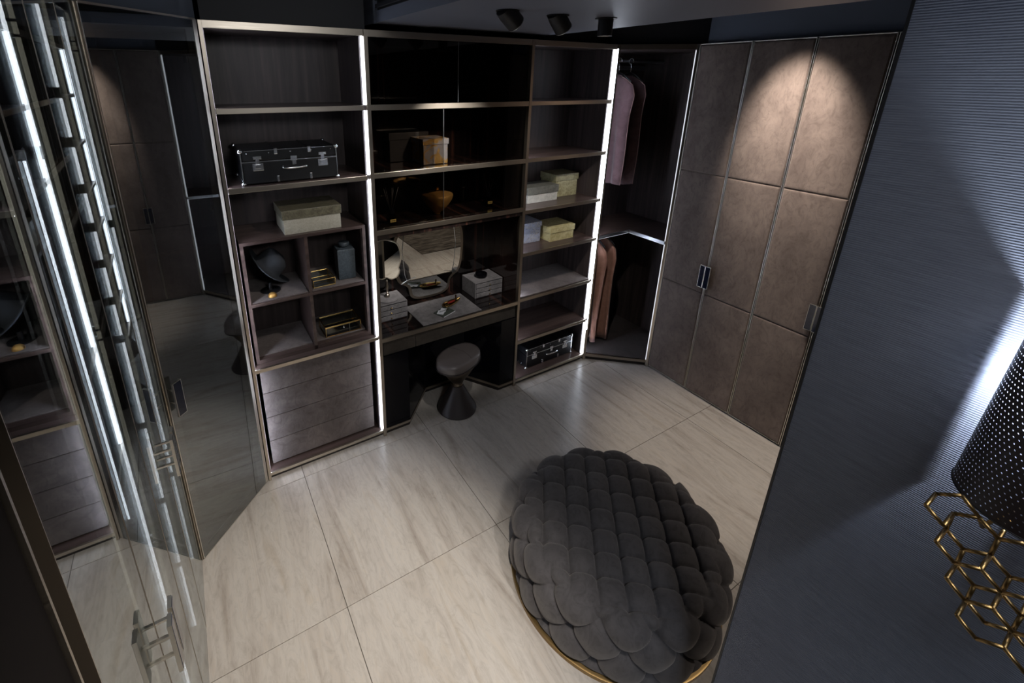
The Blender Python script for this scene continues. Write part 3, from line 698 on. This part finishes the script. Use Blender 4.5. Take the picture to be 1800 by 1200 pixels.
# ------------------------------------------------------------------ lidded boxes
def lidbox(name, label, x0, y0, z0, Wd, D_, Ht, lid_h, body, lid, rz=0, over=.006):
    t = thing(name, label, 'box', (x0, y0, z0), rz)
    box('body', M[body], (0, 0, 0), (Wd, D_, Ht-.004), t, .0015)
    box('lid', M[lid], (-over, -over, Ht-lid_h), (Wd+over, D_+over, Ht), t, .002)
lidbox('gift_box', 'wide cream box with an olive brown lid on the shelf under the left suitcase', .272, .082, 1.5335, .318, .24, .138, .052, 'cream_paper', 'lid_olive')
lidbox('gift_box', 'square box in grey and gold floral brocade behind smoked glass', 1.150, .115, 1.8465, .172, .17, .158, .036, 'floral', 'floral')
lidbox('storage_box', 'large black box standing behind the floral brocade box', 1.00, .2975, 1.8465, .27, .098, .185, .045, 'black_matt', 'black_matt')
lidbox('gift_box', 'moss gold marbled box with matching lid, right of the slate lidded box', 2.345, .200, 1.4745, .225, .18, .180, .052, 'moss_paper', 'moss_lid', math.radians(-1))
lidbox('gift_box', 'pale box with a slate grey lid, left of the moss gold box', 2.022, .140, 1.4745, .292, .17, .122, .056, 'white_paper', 'slate_lid')
lidbox('gift_box', 'pale blue floral box at the left end of its shelf beside the yellow box', 1.930, .165, 1.1465, .262, .18, .165, .040, 'blue_floral', 'blue_floral')
lidbox('gift_box', 'yellow marbled box with matching lid beside the blue floral box', 2.238, .100, 1.1465, .246, .20, .118, .048, 'yellow_paper', 'yellow_paper')

# ------------------------------------------------------------------ cubby contents
t = thing('felt_hat', 'black wide brimmed felt hat leaning on its stand in the upper left cubby', 'hat', (.172, .235, 1.302))
hx = Matrix.Rotation(math.radians(-18), 4, 'Z') @ Matrix.Rotation(math.radians(48), 4, 'Y') @ Matrix.Rotation(math.radians(-14), 4, 'X')
P = []
for r_, z in ((.148, .012), (.140, .004), (.115, -.002), (.092, .0), (.083, .008), (.080, .03), (.077, .07), (.070, .098), (.055, .108), (.030, .104), (.004, .100)):
    row = []
    for i in range(48):
        a = 2*PI*i/48; zz_ = z
        if r_ > .1: zz_ += .016*math.cos(2*a)*(r_-.1)/.05
        sx_ = 1.0; sy_ = .90
        if .02 < r_ < .075 and z > .09: zz_ -= .018*max(0, math.cos(a))**4
        row.append(hx @ Vector((r_*math.cos(a)*sx_, r_*math.sin(a)*sy_, zz_)))
    P.append(row)
o = grid_obj('hat_shell', P, M['felt'], t, True); solidify(o, .003)
P = [[hx @ Vector((q*math.cos(2*PI*i/40), q*.9*math.sin(2*PI*i/40), z)) for i in range(40)] for q, z in ((.0845, .008), (.0820, .010), (.0808, .030), (.0800, .031))]
grid_obj('hat_band', P, M['black_matt'], t, True)
t = thing('hat_stand', 'black hat stand with a small gold dome under the felt hat', 'stand', (.175, .185, 1.1785))
lathe_obj('foot', M['black_matt'], [(0, 0), (.055, 0), (.055, .006), (.012, .010), (.010, .05), (0, .05)], t, 32)
lathe_obj('gold_dome', M['gold_satin'], [(0, 0), (.024, .0), (.023, .010), (.016, .019), (.006, .023), (0, .0235)], t, 24, loc=(-.005, -.085, 0))
t = thing('glass_tray', 'open glass tray with gold edges in front of the grey bottle', 'tray', (.400, .085, 1.1785), math.radians(2))
def gold_frame(parent, w_, d_, h_, r_=.0028, top=True, name='frame'):
    bm = bmesh.new(); zs_ = (r_, h_) if top else (r_,)
    for z in zs_:
        for p, q in (((0, 0), (w_, 0)), ((w_, 0), (w_, d_)), ((w_, d_), (0, d_)), ((0, d_), (0, 0))): add_tube(bm, [(*p, z), (*q, z)], r_, 6)
    for p in ((0, 0), (w_, 0), (w_, d_), (0, d_)): add_tube(bm, [(*p, 0), (*p, h_)], r_, 6)
    return link_bm(name, bm, M['gold'], parent)
gold_frame(t, .130, .15, .045)
for a, b_ in (((.003, 0, .004), (.127, .0015, .043)), ((.003, .1485, .004), (.127, .15, .043)), ((0, .003, .004), (.0015, .147, .043)), ((.1285, .003, .004), (.13, .147, .043))): box('glass_side', M['clear'], a, b_, t)
box('tray_floor', M['mirror'], (.002, .002, .0006), (.128, .148, .0022), t)
t = thing('square_bottle', 'square grey shagreen bottle with a round stopper in the upper right cubby', 'bottle', (.622, .175, 1.1785), math.radians(-4)); t.scale = (1.12, 1.12, 1.06)
P = [[(x*s_, y*s_, z) for x, y in ((-.046, -.046), (.046, -.046), (.046, .046), (-.046, .046))] for s_, z in ((.94, 0), (1.0, .004), (1.02, .178), (.98, .184), (.45, .188))]
bm = bmesh.new(); vv = [[bm.verts.new(p) for p in r_] for r_ in P]
for j in range(4):
    for i in range(4): bm.faces.new((vv[j][i], vv[j][(i+1) % 4], vv[j+1][(i+1) % 4], vv[j+1][i]))
bm.faces.new(vv[0][::-1]); bm.faces.new(vv[-1]); link_bm('body', bm, M['shagreen'], t)
lathe_obj('neck', M['shagreen'], [(0, .186), (.018, .186), (.018, .194), (0, .194)], t, 24)
lathe_obj('stopper', M['shagreen'], [(0, .194), (.027, .194), (.030, .198), (.030, .212), (.027, .216), (0, .216)], t, 28)
t = thing('glass_casket', 'lidded glass casket with gold edges and a clear knob in the lower right cubby', 'casket', (.450, .100, .8225), math.radians(1))
gold_frame(t, .225, .15, .062, .0026, True, 'body_frame')
gold_frame(t, .225, .15, .000, .0026, False, 'foot_frame')
box('casket_floor', M['black_gloss'], (.003, .003, .001), (.222, .147, .003), t)
for a, b_ in (((.003, 0, .004), (.222, .0015, .060)), ((.003, .1485, .004), (.222, .15, .060)), ((0, .003, .004), (.0015, .147, .060)), ((.2235, .003, .004), (.225, .147, .060))): box('glass_side', M['clear'], a, b_, t)
l_ = box('glass_lid', M['clear'], (.001, .001, .0650), (.224, .149, .0670), t)
bm = bmesh.new()
for p, q in (((0, 0), (.225, 0)), ((.225, 0), (.225, .15)), ((.225, .15), (0, .15)), ((0, .15), (0, 0))): add_tube(bm, [(*p, .0675), (*q, .0675)], .0024, 6)
link_bm('lid_frame', bm, M['gold'], t)
bm = sphere_bm((.112, -.006, .046), .0065, 10); link_bm('knob', bm, M['chrome'], t, True)
boxes('inner_bar', M['chrome'], [((.150, .004, .004), (.153, .006, .060)), ((.150, .144, .004), (.153, .146, .060))], t)

# ------------------------------------------------------------------ vanity contents
TZ = .7625
pad = thing('desk_pad', 'flat grey suede desk pad in the middle of the dressing table', 'desk pad', (1.32, .15, TZ))
prism('pad', M['suede_grey'], [(1.086-1.32, .022-.15), (1.560-1.32, .020-.15), (1.560-1.32, .335-.15), (1.082-1.32, .335-.15)], 0, .004, pad, bev=.001)
def chest(label, x0, y0, Wd, D_, Ht):
    t = thing('drawer_chest', label, 'jewellery chest', (x0, y0, TZ), 0, None)
    box('case', M['suede_grey'], (0, .004, 0), (Wd, D_, Ht), t, .003)
    hh = (Ht-.026)/3
    for k in range(3):
        z0 = .007+k*(hh+.005); d_ = box('drawer', M['suede_grey'], (.008, -.001, z0), (Wd-.008, .012, z0+hh), t, .0025)
        bm = sphere_bm((Wd/2, -.011, z0+hh/2), .0055, 10); link_bm('knob', bm, M['gold'], d_, True)
        box('drawer_gap', M['black_matt'], (.006, .0025, z0+hh-.0006), (Wd-.006, .0042, z0+hh+.0056), t)
    return t
chest('grey suede three drawer jewellery chest with a black bowl on top, right of the mirror', 1.612, .190, .252, .20, .128)
chest('grey suede three drawer jewellery chest carrying the small scalloped mirror, left side', .800, .200, .252, .19, .128)
t = thing('black_bowl', 'small round glossy black bowl on the right jewellery chest', 'bowl', (1.722, .285, TZ+.1285))
lathe_obj('bowl', M['black_gloss'], [(0, 0), (.036, 0), (.046, .008), (.049, .020), (.046, .032), (.041, .034), (.038, .030), (.040, .020), (.034, .010), (0, .008)], t, 40)
# small scalloped mirror on a turned stand
t = thing('standing_mirror', 'small scalloped mirror on a turned metal stand, on the left jewellery chest', 'mirror', (.938, .290, TZ+.1285), math.radians(-24))
lathe_obj('foot', M['suede_grey'], [(0, 0), (.078, 0), (.081, .004), (.081, .010), (.076, .013), (0, .013)], t, 40)
lathe_obj('stem', M['bronze'], [(0, .013), (.016, .013), (.018, .022), (.014, .034), (.007, .040), (.010, .050), (.006, .056), (.008, .070), (.012, .095), (.009, .118), (.006, .128), (.009, .136), (.005, .146), (0, .146)], t, 24)
half = [(0, .158), (.016, .150), (.040, .146), (.068, .158), (.088, .185), (.094, .215), (.088, .232), (.094, .250), (.106, .300), (.098, .370), (.07, .42), (0, .44)]
def shape_plate(name, mat, half, th, y, parent, inset=0.0, c=(0, .28)):
    pts = [(x, z) for x, z in half]+[(-x, z) for x, z in half[::-1] if x > 0]
    # smooth by subdividing with Catmull-Rom
    n_ = len(pts); out = []
    for i in range(n_):
        p0, p1, p2, p3 = [Vector((*pts[(i+k) % n_], 0)) for k in (-1, 0, 1, 2)]
        for s_ in range(4):
            u_ = s_/4; out.append(.5*((2*p1)+(-p0+p2)*u_+(2*p0-5*p1+4*p2-p3)*u_*u_+(-p0+3*p1-3*p2+p3)*u_**3))
    if inset:
        q = []
        for i in range(len(out)):
            d_ = (out[(i+1) % len(out)]-out[i-1]).normalized(); q.append(out[i]+Vector((-d_.y, d_.x, 0))*inset)
        out = q
    bm = bmesh.new(); va = [bm.verts.new((p.x, y, p.y)) for p in out]; vb = [bm.verts.new((p.x, y+th, p.y)) for p in out]
    bm.faces.new(va); bm.faces.new(vb[::-1])
    for i in range(len(out)): bm.faces.new((va[i], vb[i], vb[(i+1) % len(out)], va[(i+1) % len(out)]))
    o = link_bm(name, bm, mat, parent); return o, out
shape_plate('frame', M['champagne'], half, .006, 0, t)
shape_plate('mirror_glass', M['mirror'], half, .0015, -.0018, t, .008)
# large shaped mirror leaning on the back of the vanity
bmx = thing('vanity_mirror', 'large shaped mirror in a bronze frame at the back of the dressing table', 'mirror', (1.318, .378, TZ))
half = [(0, .010), (.06, .012), (.115, .022), (.158, .048), (.172, .090), (.178, .122), (.205, .150), (.246, .175), (.272, .232), (.286, .330), (.290, .44), (.272, .54), (.20, .625), (0, .645)]
shape_plate('frame', M['bronze'], half, .020, 0, bmx)
_, mo = shape_plate('mirror_glass', M['mirror'], half, .002, -.0035, bmx, .021)
inner = [(-.20, .60), (-.222, .42), (-.205, .24), (-.190, .19)]
bm = bmesh.new()
for sx_ in (1, -1):
    for a, b_ in zip(inner[:-1], inner[1:]): add_tube(bm, [(a[0]*sx_, -.004, a[1]), (b_[0]*sx_, -.004, b_[1])], .0022, 6)
    add_tube(bm, [(-.190*sx_, -.004, .19), (-.235*sx_, -.004, .170)], .0022, 6)
    add_tube(bm, [(-.190*sx_, -.004, .19), (-.120*sx_, -.004, .205)], .0022, 6)
link_bm('bevel_line', bm, M['steel'], bmx)
t = thing('trinket_tray', 'polished gold boat shaped tray with red enamel on the desk pad', 'tray', (1.395, .195, TZ+.0045), math.radians(14))
P = []
for k in range(9):
    z_ = (0, .006, .014, .022, .024, .022, .016, .010, .009)[k]; s_ = (.55, .80, .95, 1.0, .985, .95, .85, .6, .05)[k]
    P.append([(.088*s_*math.cos(2*PI*i/40)*(1+.18*math.cos(2*PI*i/40)), .030*s_*math.sin(2*PI*i/40)*(1-.35*math.cos(2*PI*i/40)), z_*(1+.25*math.cos(2*PI*i/40))) for i in range(40)])
grid_obj('dish', P, M['gold'], t, True)
bm = sphere_bm((.015, .006, .020), .018, 12, (2.2, .55, .35)); link_bm('enamel_inlay', bm, M['red'], t, True)
lathe_obj('finial', M['bronze_dark'], [(0, .016), (.006, .016), (.004, .030), (.0065, .050), (.0075, .056), (.004, .064), (0, .065)], t, 16, loc=(.060, .006, 0))
t = thing('notebook', 'dark mirrored notebook with bright edges lying on the desk pad', 'notebook', (1.300, .115, TZ+.0045), math.radians(20))
box('cover', M['mother_of_pearl'], (-.062, -.048, .0), (.062, .048, .009), t, .001); boxes('pages', M['white'], [((-.061, -.0490, .002), (.0625, -.0475, .007)), ((.0615, -.048, .002), (.0632, .047, .007))], t)
t = thing('note_card', 'white note cards lying on the dark notebook', 'card', (1.283, .125, TZ+.0140), math.radians(48))
box('card', M['white'], (-.045, -.022, 0), (.012, .026, .0008), t); box('card', M['white'], (.0, -.028, .0009), (.046, .014, .0017), t)
t = thing('metal_pen', 'short dark metal pen lying across the note cards', 'pen', (1.295, .120, TZ+.0195), math.radians(8))
tube('barrel', M['steel'], [(-.036, 0, 0), (.030, 0, 0)], .0034, t, 10); tube('cap', M['bronze_dark'], [(.030, 0, 0), (.042, 0, 0)], .0042, t, 10)
# shelf behind smoked glass: gold vessel and diffusers
t = thing('gold_vessel', 'satin gold spinning top shaped vessel behind smoked glass', 'vase', (1.275, .170, 1.4965))
t.scale = (1.1, 1.1, 1.2)
lathe_obj('body', M['gold_satin'], [(0, 0), (.016, 0), (.020, .004), (.018, .008), (.040, .026), (.068, .055), (.089, .086), (.096, .104), (.094, .115), (.070, .123), (.020, .128), (.012, .131), (0, .131)], t, 56)
lathe_obj('knob', M['gold'], [(0, .131), (.009, .131), (.007, .138), (.011, .148), (.009, .157), (0, .160)], t, 20)
def diffuser(label, x, y):
    t = thing('reed_diffuser', label, 'diffuser', (x, y, 1.4965), 0, 'reed diffusers behind smoked glass')
    box('bottle', M['diff_glass'], (-.026, -.026, 0), (.026, .026, .062), t, .004); box('oil', M['black_gloss'], (-.022, -.022, .004), (.022, .022, .045), t, .002)
    box('label', M['label_gold'], (-.019, -.0272, .022), (.019, -.0264, .040), t)
    boxes('label_text', M['black_matt'], [((-.014+k*.0048, -.0276, .028), (-.0108+k*.0048, -.0271, .034)) for k in range(6)], t)
    lathe_obj('collar', M['black_gloss'], [(0, .062), (.017, .062), (.020, .068), (.021, .098), (.018, .100), (0, .098)], t, 20)
    for k, (dx, dy) in enumerate(((-.035, .0), (-.018, .02), (.004, -.01), (.022, .015), (.038, -.004))):
        tube('reed', M['rubber'], [(dx*.2, dy*.2, .095), (dx*1.3, dy*1.3, .235)], .0017, t, 6)
diffuser('reed diffuser with a gold label at the left behind smoked glass', .912, .095)
diffuser('reed diffuser with a gold label at the right behind smoked glass', 1.690, .175)

# ------------------------------------------------------------------ hanging clothes
def garment(label, x, y0, ztop, zbot, mat, hang='mauve_dark', w=.34, th=.030, hook=None, seed=0, group=None, trim=True):
    # hangs in the plane x = const: shoulder slopes in y, folds across x
    rnd = random.Random(seed)
    t = thing('hanging_garment', label, 'garment', (x, y0, ztop), 0, group)
    hw = w/2; n_ = 26; rows = []
    L = ztop-zbot
    prof_z = [0, .012, .03, .055, .085, .12, .17, .25, .36, .5, .64, .8, .92, 1.0]
    def halfw(s_):
        if s_ < .012: return .035
        if s_ < .085: return .035+(hw*.86-.035)*((s_-.012)/.073)**.75
        if s_ < .17: return hw*(.86+.14*(s_-.085)/.085)
        return hw*(1.0-.12*min(1, (s_-.17)/.2)+.02*math.sin(s_*9+seed))
    ph = [rnd.uniform(0, 6) for _ in range(4)]
    for s_ in prof_z:
        h = halfw(s_*1.0); row = []; z = -L*s_
        thk = th*(.25+.75*min(1, s_/.1))
        for i in range(2*n_):
            a = 2*PI*i/(2*n_); cy = math.cos(a); yy = h*math.copysign(abs(cy)**.8, cy)
            fold = (.35+.65*abs(math.sin(a)))*thk*math.copysign(1, math.sin(a) if abs(math.sin(a)) > 1e-6 else 1)*min(1, abs(math.sin(a))*2.2)
            wob = .016*s_**.6*math.sin(yy*34+ph[0]+2*s_)+.008*s_*math.sin(yy*70+ph[1])
            row.append((fold+wob, yy, z+.006*math.sin(yy*30+ph[2])*(s_ > .95)))
        rows.append(row)
    v = [p for r_ in rows for p in r_]; k = 2*n_; f = []
    for j in range(len(rows)-1):
        for i in range(k): f.append((j*k+i, j*k+(i+1) % k, (j+1)*k+(i+1) % k, (j+1)*k+i))
    f.append(tuple(range(k))); f.append(tuple((len(rows)-1)*k+i for i in range(k))[::-1])
    o = link('cloth', v, f, M[mat], t, True); 
    if trim:
        bm = bmesh.new(); edge = [rows[j][n_] for j in range(1, len(rows))]   # front edge, nearest the room (-y)
        add_tube(bm, [(p[0], p[1]-.001, p[2]) for p in edge], .0030, 6); link_bm('piping', bm, M['piping'], t, True)
    # hanger
    hz = hook-ztop
    bm = bmesh.new(); add_tube(bm, [(0, -hw*.75, -.045), (0, -.05, .004), (0, 0, .018), (0, .05, .004), (0, hw*.75, -.045)], .007, 8); link_bm('hanger', bm, M['black_matt'], t, True)
    top = hz+.014
    pts = [(0, 0, .016), (0, .002, top-.045)]+[(0, .004+.021*math.cos(a)-.002, top-.022+.022*math.sin(a)) for a in [math.radians(q) for q in range(-40, 215, 24)]]
    bm = bmesh.new(); add_tube(bm, pts, .0030, 8); link_bm('hook', bm, M['chrome'], t, True)
garment('mauve blouse with rose piping, front one of the two on the upper rod', 2.900, .190, 2.395, 1.545, 'mauve', hook=2.508, seed=1)
garment('dark mauve blouse with rose piping, behind the front one on the upper rod', 3.035, .190, 2.395, 1.535, 'mauve_dark', hook=2.508, seed=2)
garment('dusty rust coat nearest the cabinet post on the lower rod', 2.705, .190, 1.055, .120, 'rust2', hook=1.093, seed=3, trim=False)
garment('rust coat hanging in the middle of the lower rod', 2.830, .190, 1.055, .105, 'rust', hook=1.093, seed=4, trim=False)
garment('rust coat hanging furthest right on the lower rod', 2.950, .190, 1.055, .085, 'rust', hook=1.093, seed=5, trim=False)

# folded and hung clothes inside the glass wardrobes
def left_cloth(label, y, ztop, zbot, mat, seed):
    t = thing('hanging_garment', label, 'garment', (XL-.21, y, ztop)); rnd = random.Random(seed); ph = rnd.uniform(0, 6); rows = []
    for s_ in (0, .04, .1, .25, .5, .75, 1):
        h = .16*min(1, .3+s_*7); rows.append([(h*math.copysign(abs(math.cos(a))**.8, math.cos(a)), .02*math.sin(a)+.010*s_*math.sin(ph+14*math.cos(a)), -(ztop-zbot)*s_) for a in [2*PI*i/40 for i in range(40)]])
    v = [p for r_ in rows for p in r_]; f = [(j*40+i, j*40+(i+1) % 40, (j+1)*40+(i+1) % 40, (j+1)*40+i) for j in range(6) for i in range(40)]
    f += [tuple(range(40)), tuple(240+i for i in range(40))[::-1]]
    link('cloth', v, f, M[mat], t, True)
    tube('hook', M['chrome'], [(0, 0, -.004), (0, 0, .03), (.014, 0, .05), (0, 0, .066), (-.014, 0, .052)], .003, t, 6)
for yb, zt in ((-1.235, 2.08),):
    tube_t = thing('wardrobe_rail', 'chrome hanging rail inside the near glass wardrobe', 'rail', (XL-.21, -1.235, 2.13)); tube('rail', M['chrome'], [(0, -.140, 0), (0, .140, 0)], .009, tube_t)
left_cloth('pale grey coat on the rail inside the near glass wardrobe, front one', -1.300, 2.072, 1.20, 'grey_cloth', 1)
left_cloth('pale grey coat on the rail inside the near glass wardrobe, rear one', -1.200, 2.072, 1.16, 'grey_cloth', 2)

# ------------------------------------------------------------------ honeycomb wall lamp
lt_ = thing('wall_lamp', 'honeycomb brass wall lamp with a dark perforated half shade on the blue partition', 'lamp', (PX, -2.45, 1.5))
ly = lambda y: y+2.45
lz = lambda z: z-1.5
# shade: half shell open towards the wall
ns, nh = 48, 10; vs_ = []; uvs = []
for j in range(nh+1):
    z = 1.615+.36*j/nh; R_ = .113-.014*j/nh
    for i in range(ns+1):
        a = PI/2+PI*i/ns; vs_.append((-.015+R_*math.cos(a), R_*math.sin(a), lz(z))); uvs.append((i/ns*.113*PI/.0088, .36*j/nh/.0088))
fs = [(j*(ns+1)+i, j*(ns+1)+i+1, (j+1)*(ns+1)+i+1, (j+1)*(ns+1)+i) for j in range(nh) for i in range(ns)]
me = bpy.data.meshes.new('shade'); me.from_pydata(vs_, [], fs); ul = me.uv_layers.new(name='UVMap')
for lp in me.loops:
    u_, v_ = uvs[lp.vertex_index]; row = math.floor(v_); ul.data[lp.index].uv = (u_+v_*.5, v_*.866)
for p in me.polygons: p.use_smooth = True
me.materials.append(M['perf']); o = bpy.data.objects.new('shade', me); C.objects.link(o); o.parent = lt_
bm = bmesh.new(); add_tube(bm, [(-.015+.113*math.cos(PI/2+PI*i/32), .113*math.sin(PI/2+PI*i/32), lz(1.615)) for i in range(33)], .0016, 6); link_bm('lower_rim', bm, M['black_matt'], lt_, True)
bm = bmesh.new(); add_tube(bm, [(-.015+.099*math.cos(PI/2+PI*i/32), .099*math.sin(PI/2+PI*i/32), lz(1.975)) for i in range(33)], .0016, 6); link_bm('upper_rim', bm, M['black_matt'], lt_, True)
lathe_obj('bulb', M['bulb'], [(0, 0), (.012, .004), (.020, .022), (.018, .04), (.010, .055), (.010, .07), (0, .07)], lt_, 16, loc=(-.075, 0, lz(1.760)))
lathe_obj('socket', M['brass'], [(0, 0), (.013, 0), (.013, .05), (0, .05)], lt_, 16, loc=(-.075, 0, lz(1.710)))
boxes('bracket', M['brass'], [((-.080, -.006, lz(1.700)), (-.0005, .006, lz(1.712))), ((-.006, -.03, lz(1.66)), (-.0005, .03, lz(1.76)))], lt_)
# two layers of hexagonal brass lattice
def lattice(name, x, centers):
    edges = {}
    for cy_, cz in centers:
        v = [(0, .039), (.0285, .0195), (.0285, -.0195), (0, -.039), (-.0285, -.0195), (-.0285, .0195)]
        P = [(round(cy_+a, 4), round(cz+b_, 4)) for a, b_ in v]
        for i in range(6):
            p, q = P[i], P[(i+1) % 6]; key = tuple(sorted(((round(p[0]*250), round(p[1]*250)), (round(q[0]*250), round(q[1]*250))))); edges[key] = (p, q)
    bm = bmesh.new()
    for p, q in edges.values(): add_tube(bm, [(x, ly(p[0]), lz(p[1])), (x, ly(q[0]), lz(q[1]))], .0036, 8)
    return link_bm(name, bm, M['brass'], lt_, True)
cells = [(-2.400-.0285*k-.057*j, 1.587-.0585*k) for k in range(3) for j in range(3)]
lattice('hex_lattice', 1.0-PX, cells)
done = set()
def near_bar(name, p, q):
    k_ = tuple(sorted((tuple(round(c*400) for c in p), tuple(round(c*400) for c in q))))
    if k_ in done: return
    done.add(k_); tube(name, M['brass'], [(p[0]-PX, ly(p[1]), lz(p[2])), (q[0]-PX, ly(q[1]), lz(q[2]))], .0035, lt_)
for cy_, cz in cells+[(-2.3715, 1.6455)]:
    LLv, Bv, RRv = (cy_+.0285, cz-.0195), (cy_, cz-.039), (cy_-.0285, cz-.0195)
    near_bar('step_bar', (.95, *LLv), (.95, *Bv)); near_bar('depth_rod', (.95, *LLv), (1.0, *LLv))
    if cz < 1.64: near_bar('step_bar', (.95, *Bv), (.95, *RRv)); near_bar('depth_rod', (.95, *RRv), (1.0, *RRv))
near_bar('step_bar', (1.0, -2.343, 1.626), (1.0, -2.3715, 1.650)); near_bar('step_bar', (1.0, -2.3715, 1.650), (1.0, -2.40, 1.626)); near_bar('depth_rod', (.95, -2.3715, 1.6065), (1.0, -2.3715, 1.6065))
for y, z in ((-2.4285, 1.6065), (-2.5425, 1.6065), (-2.485, 1.4895)): tube('stay', M['brass'], [(1.0-PX, ly(y), lz(z)), (-.001, ly(y), lz(z))], .003, lt_)
tube('shade_arm', M['brass'], [(1.04-PX, ly(-2.405), lz(1.585)), (-.075, 0, lz(1.71))], .0035, lt_)
tube('lattice_tie', M['brass'], [(1.0-PX, ly(-2.40), lz(1.587+.039)), (1.04-PX, ly(-2.405), lz(1.585))], .0034, lt_)
pl = bpy.data.lights.new('lamp_bulb_light', 'POINT'); pl.energy = 21; pl.color = (.80, .88, 1); pl.shadow_soft_size = .016
o = bpy.data.objects.new('lamp_bulb_light', pl); C.objects.link(o); o.location = (-.075, 0, lz(1.845)); o.parent = lt_

bpy.context.view_layer.update()
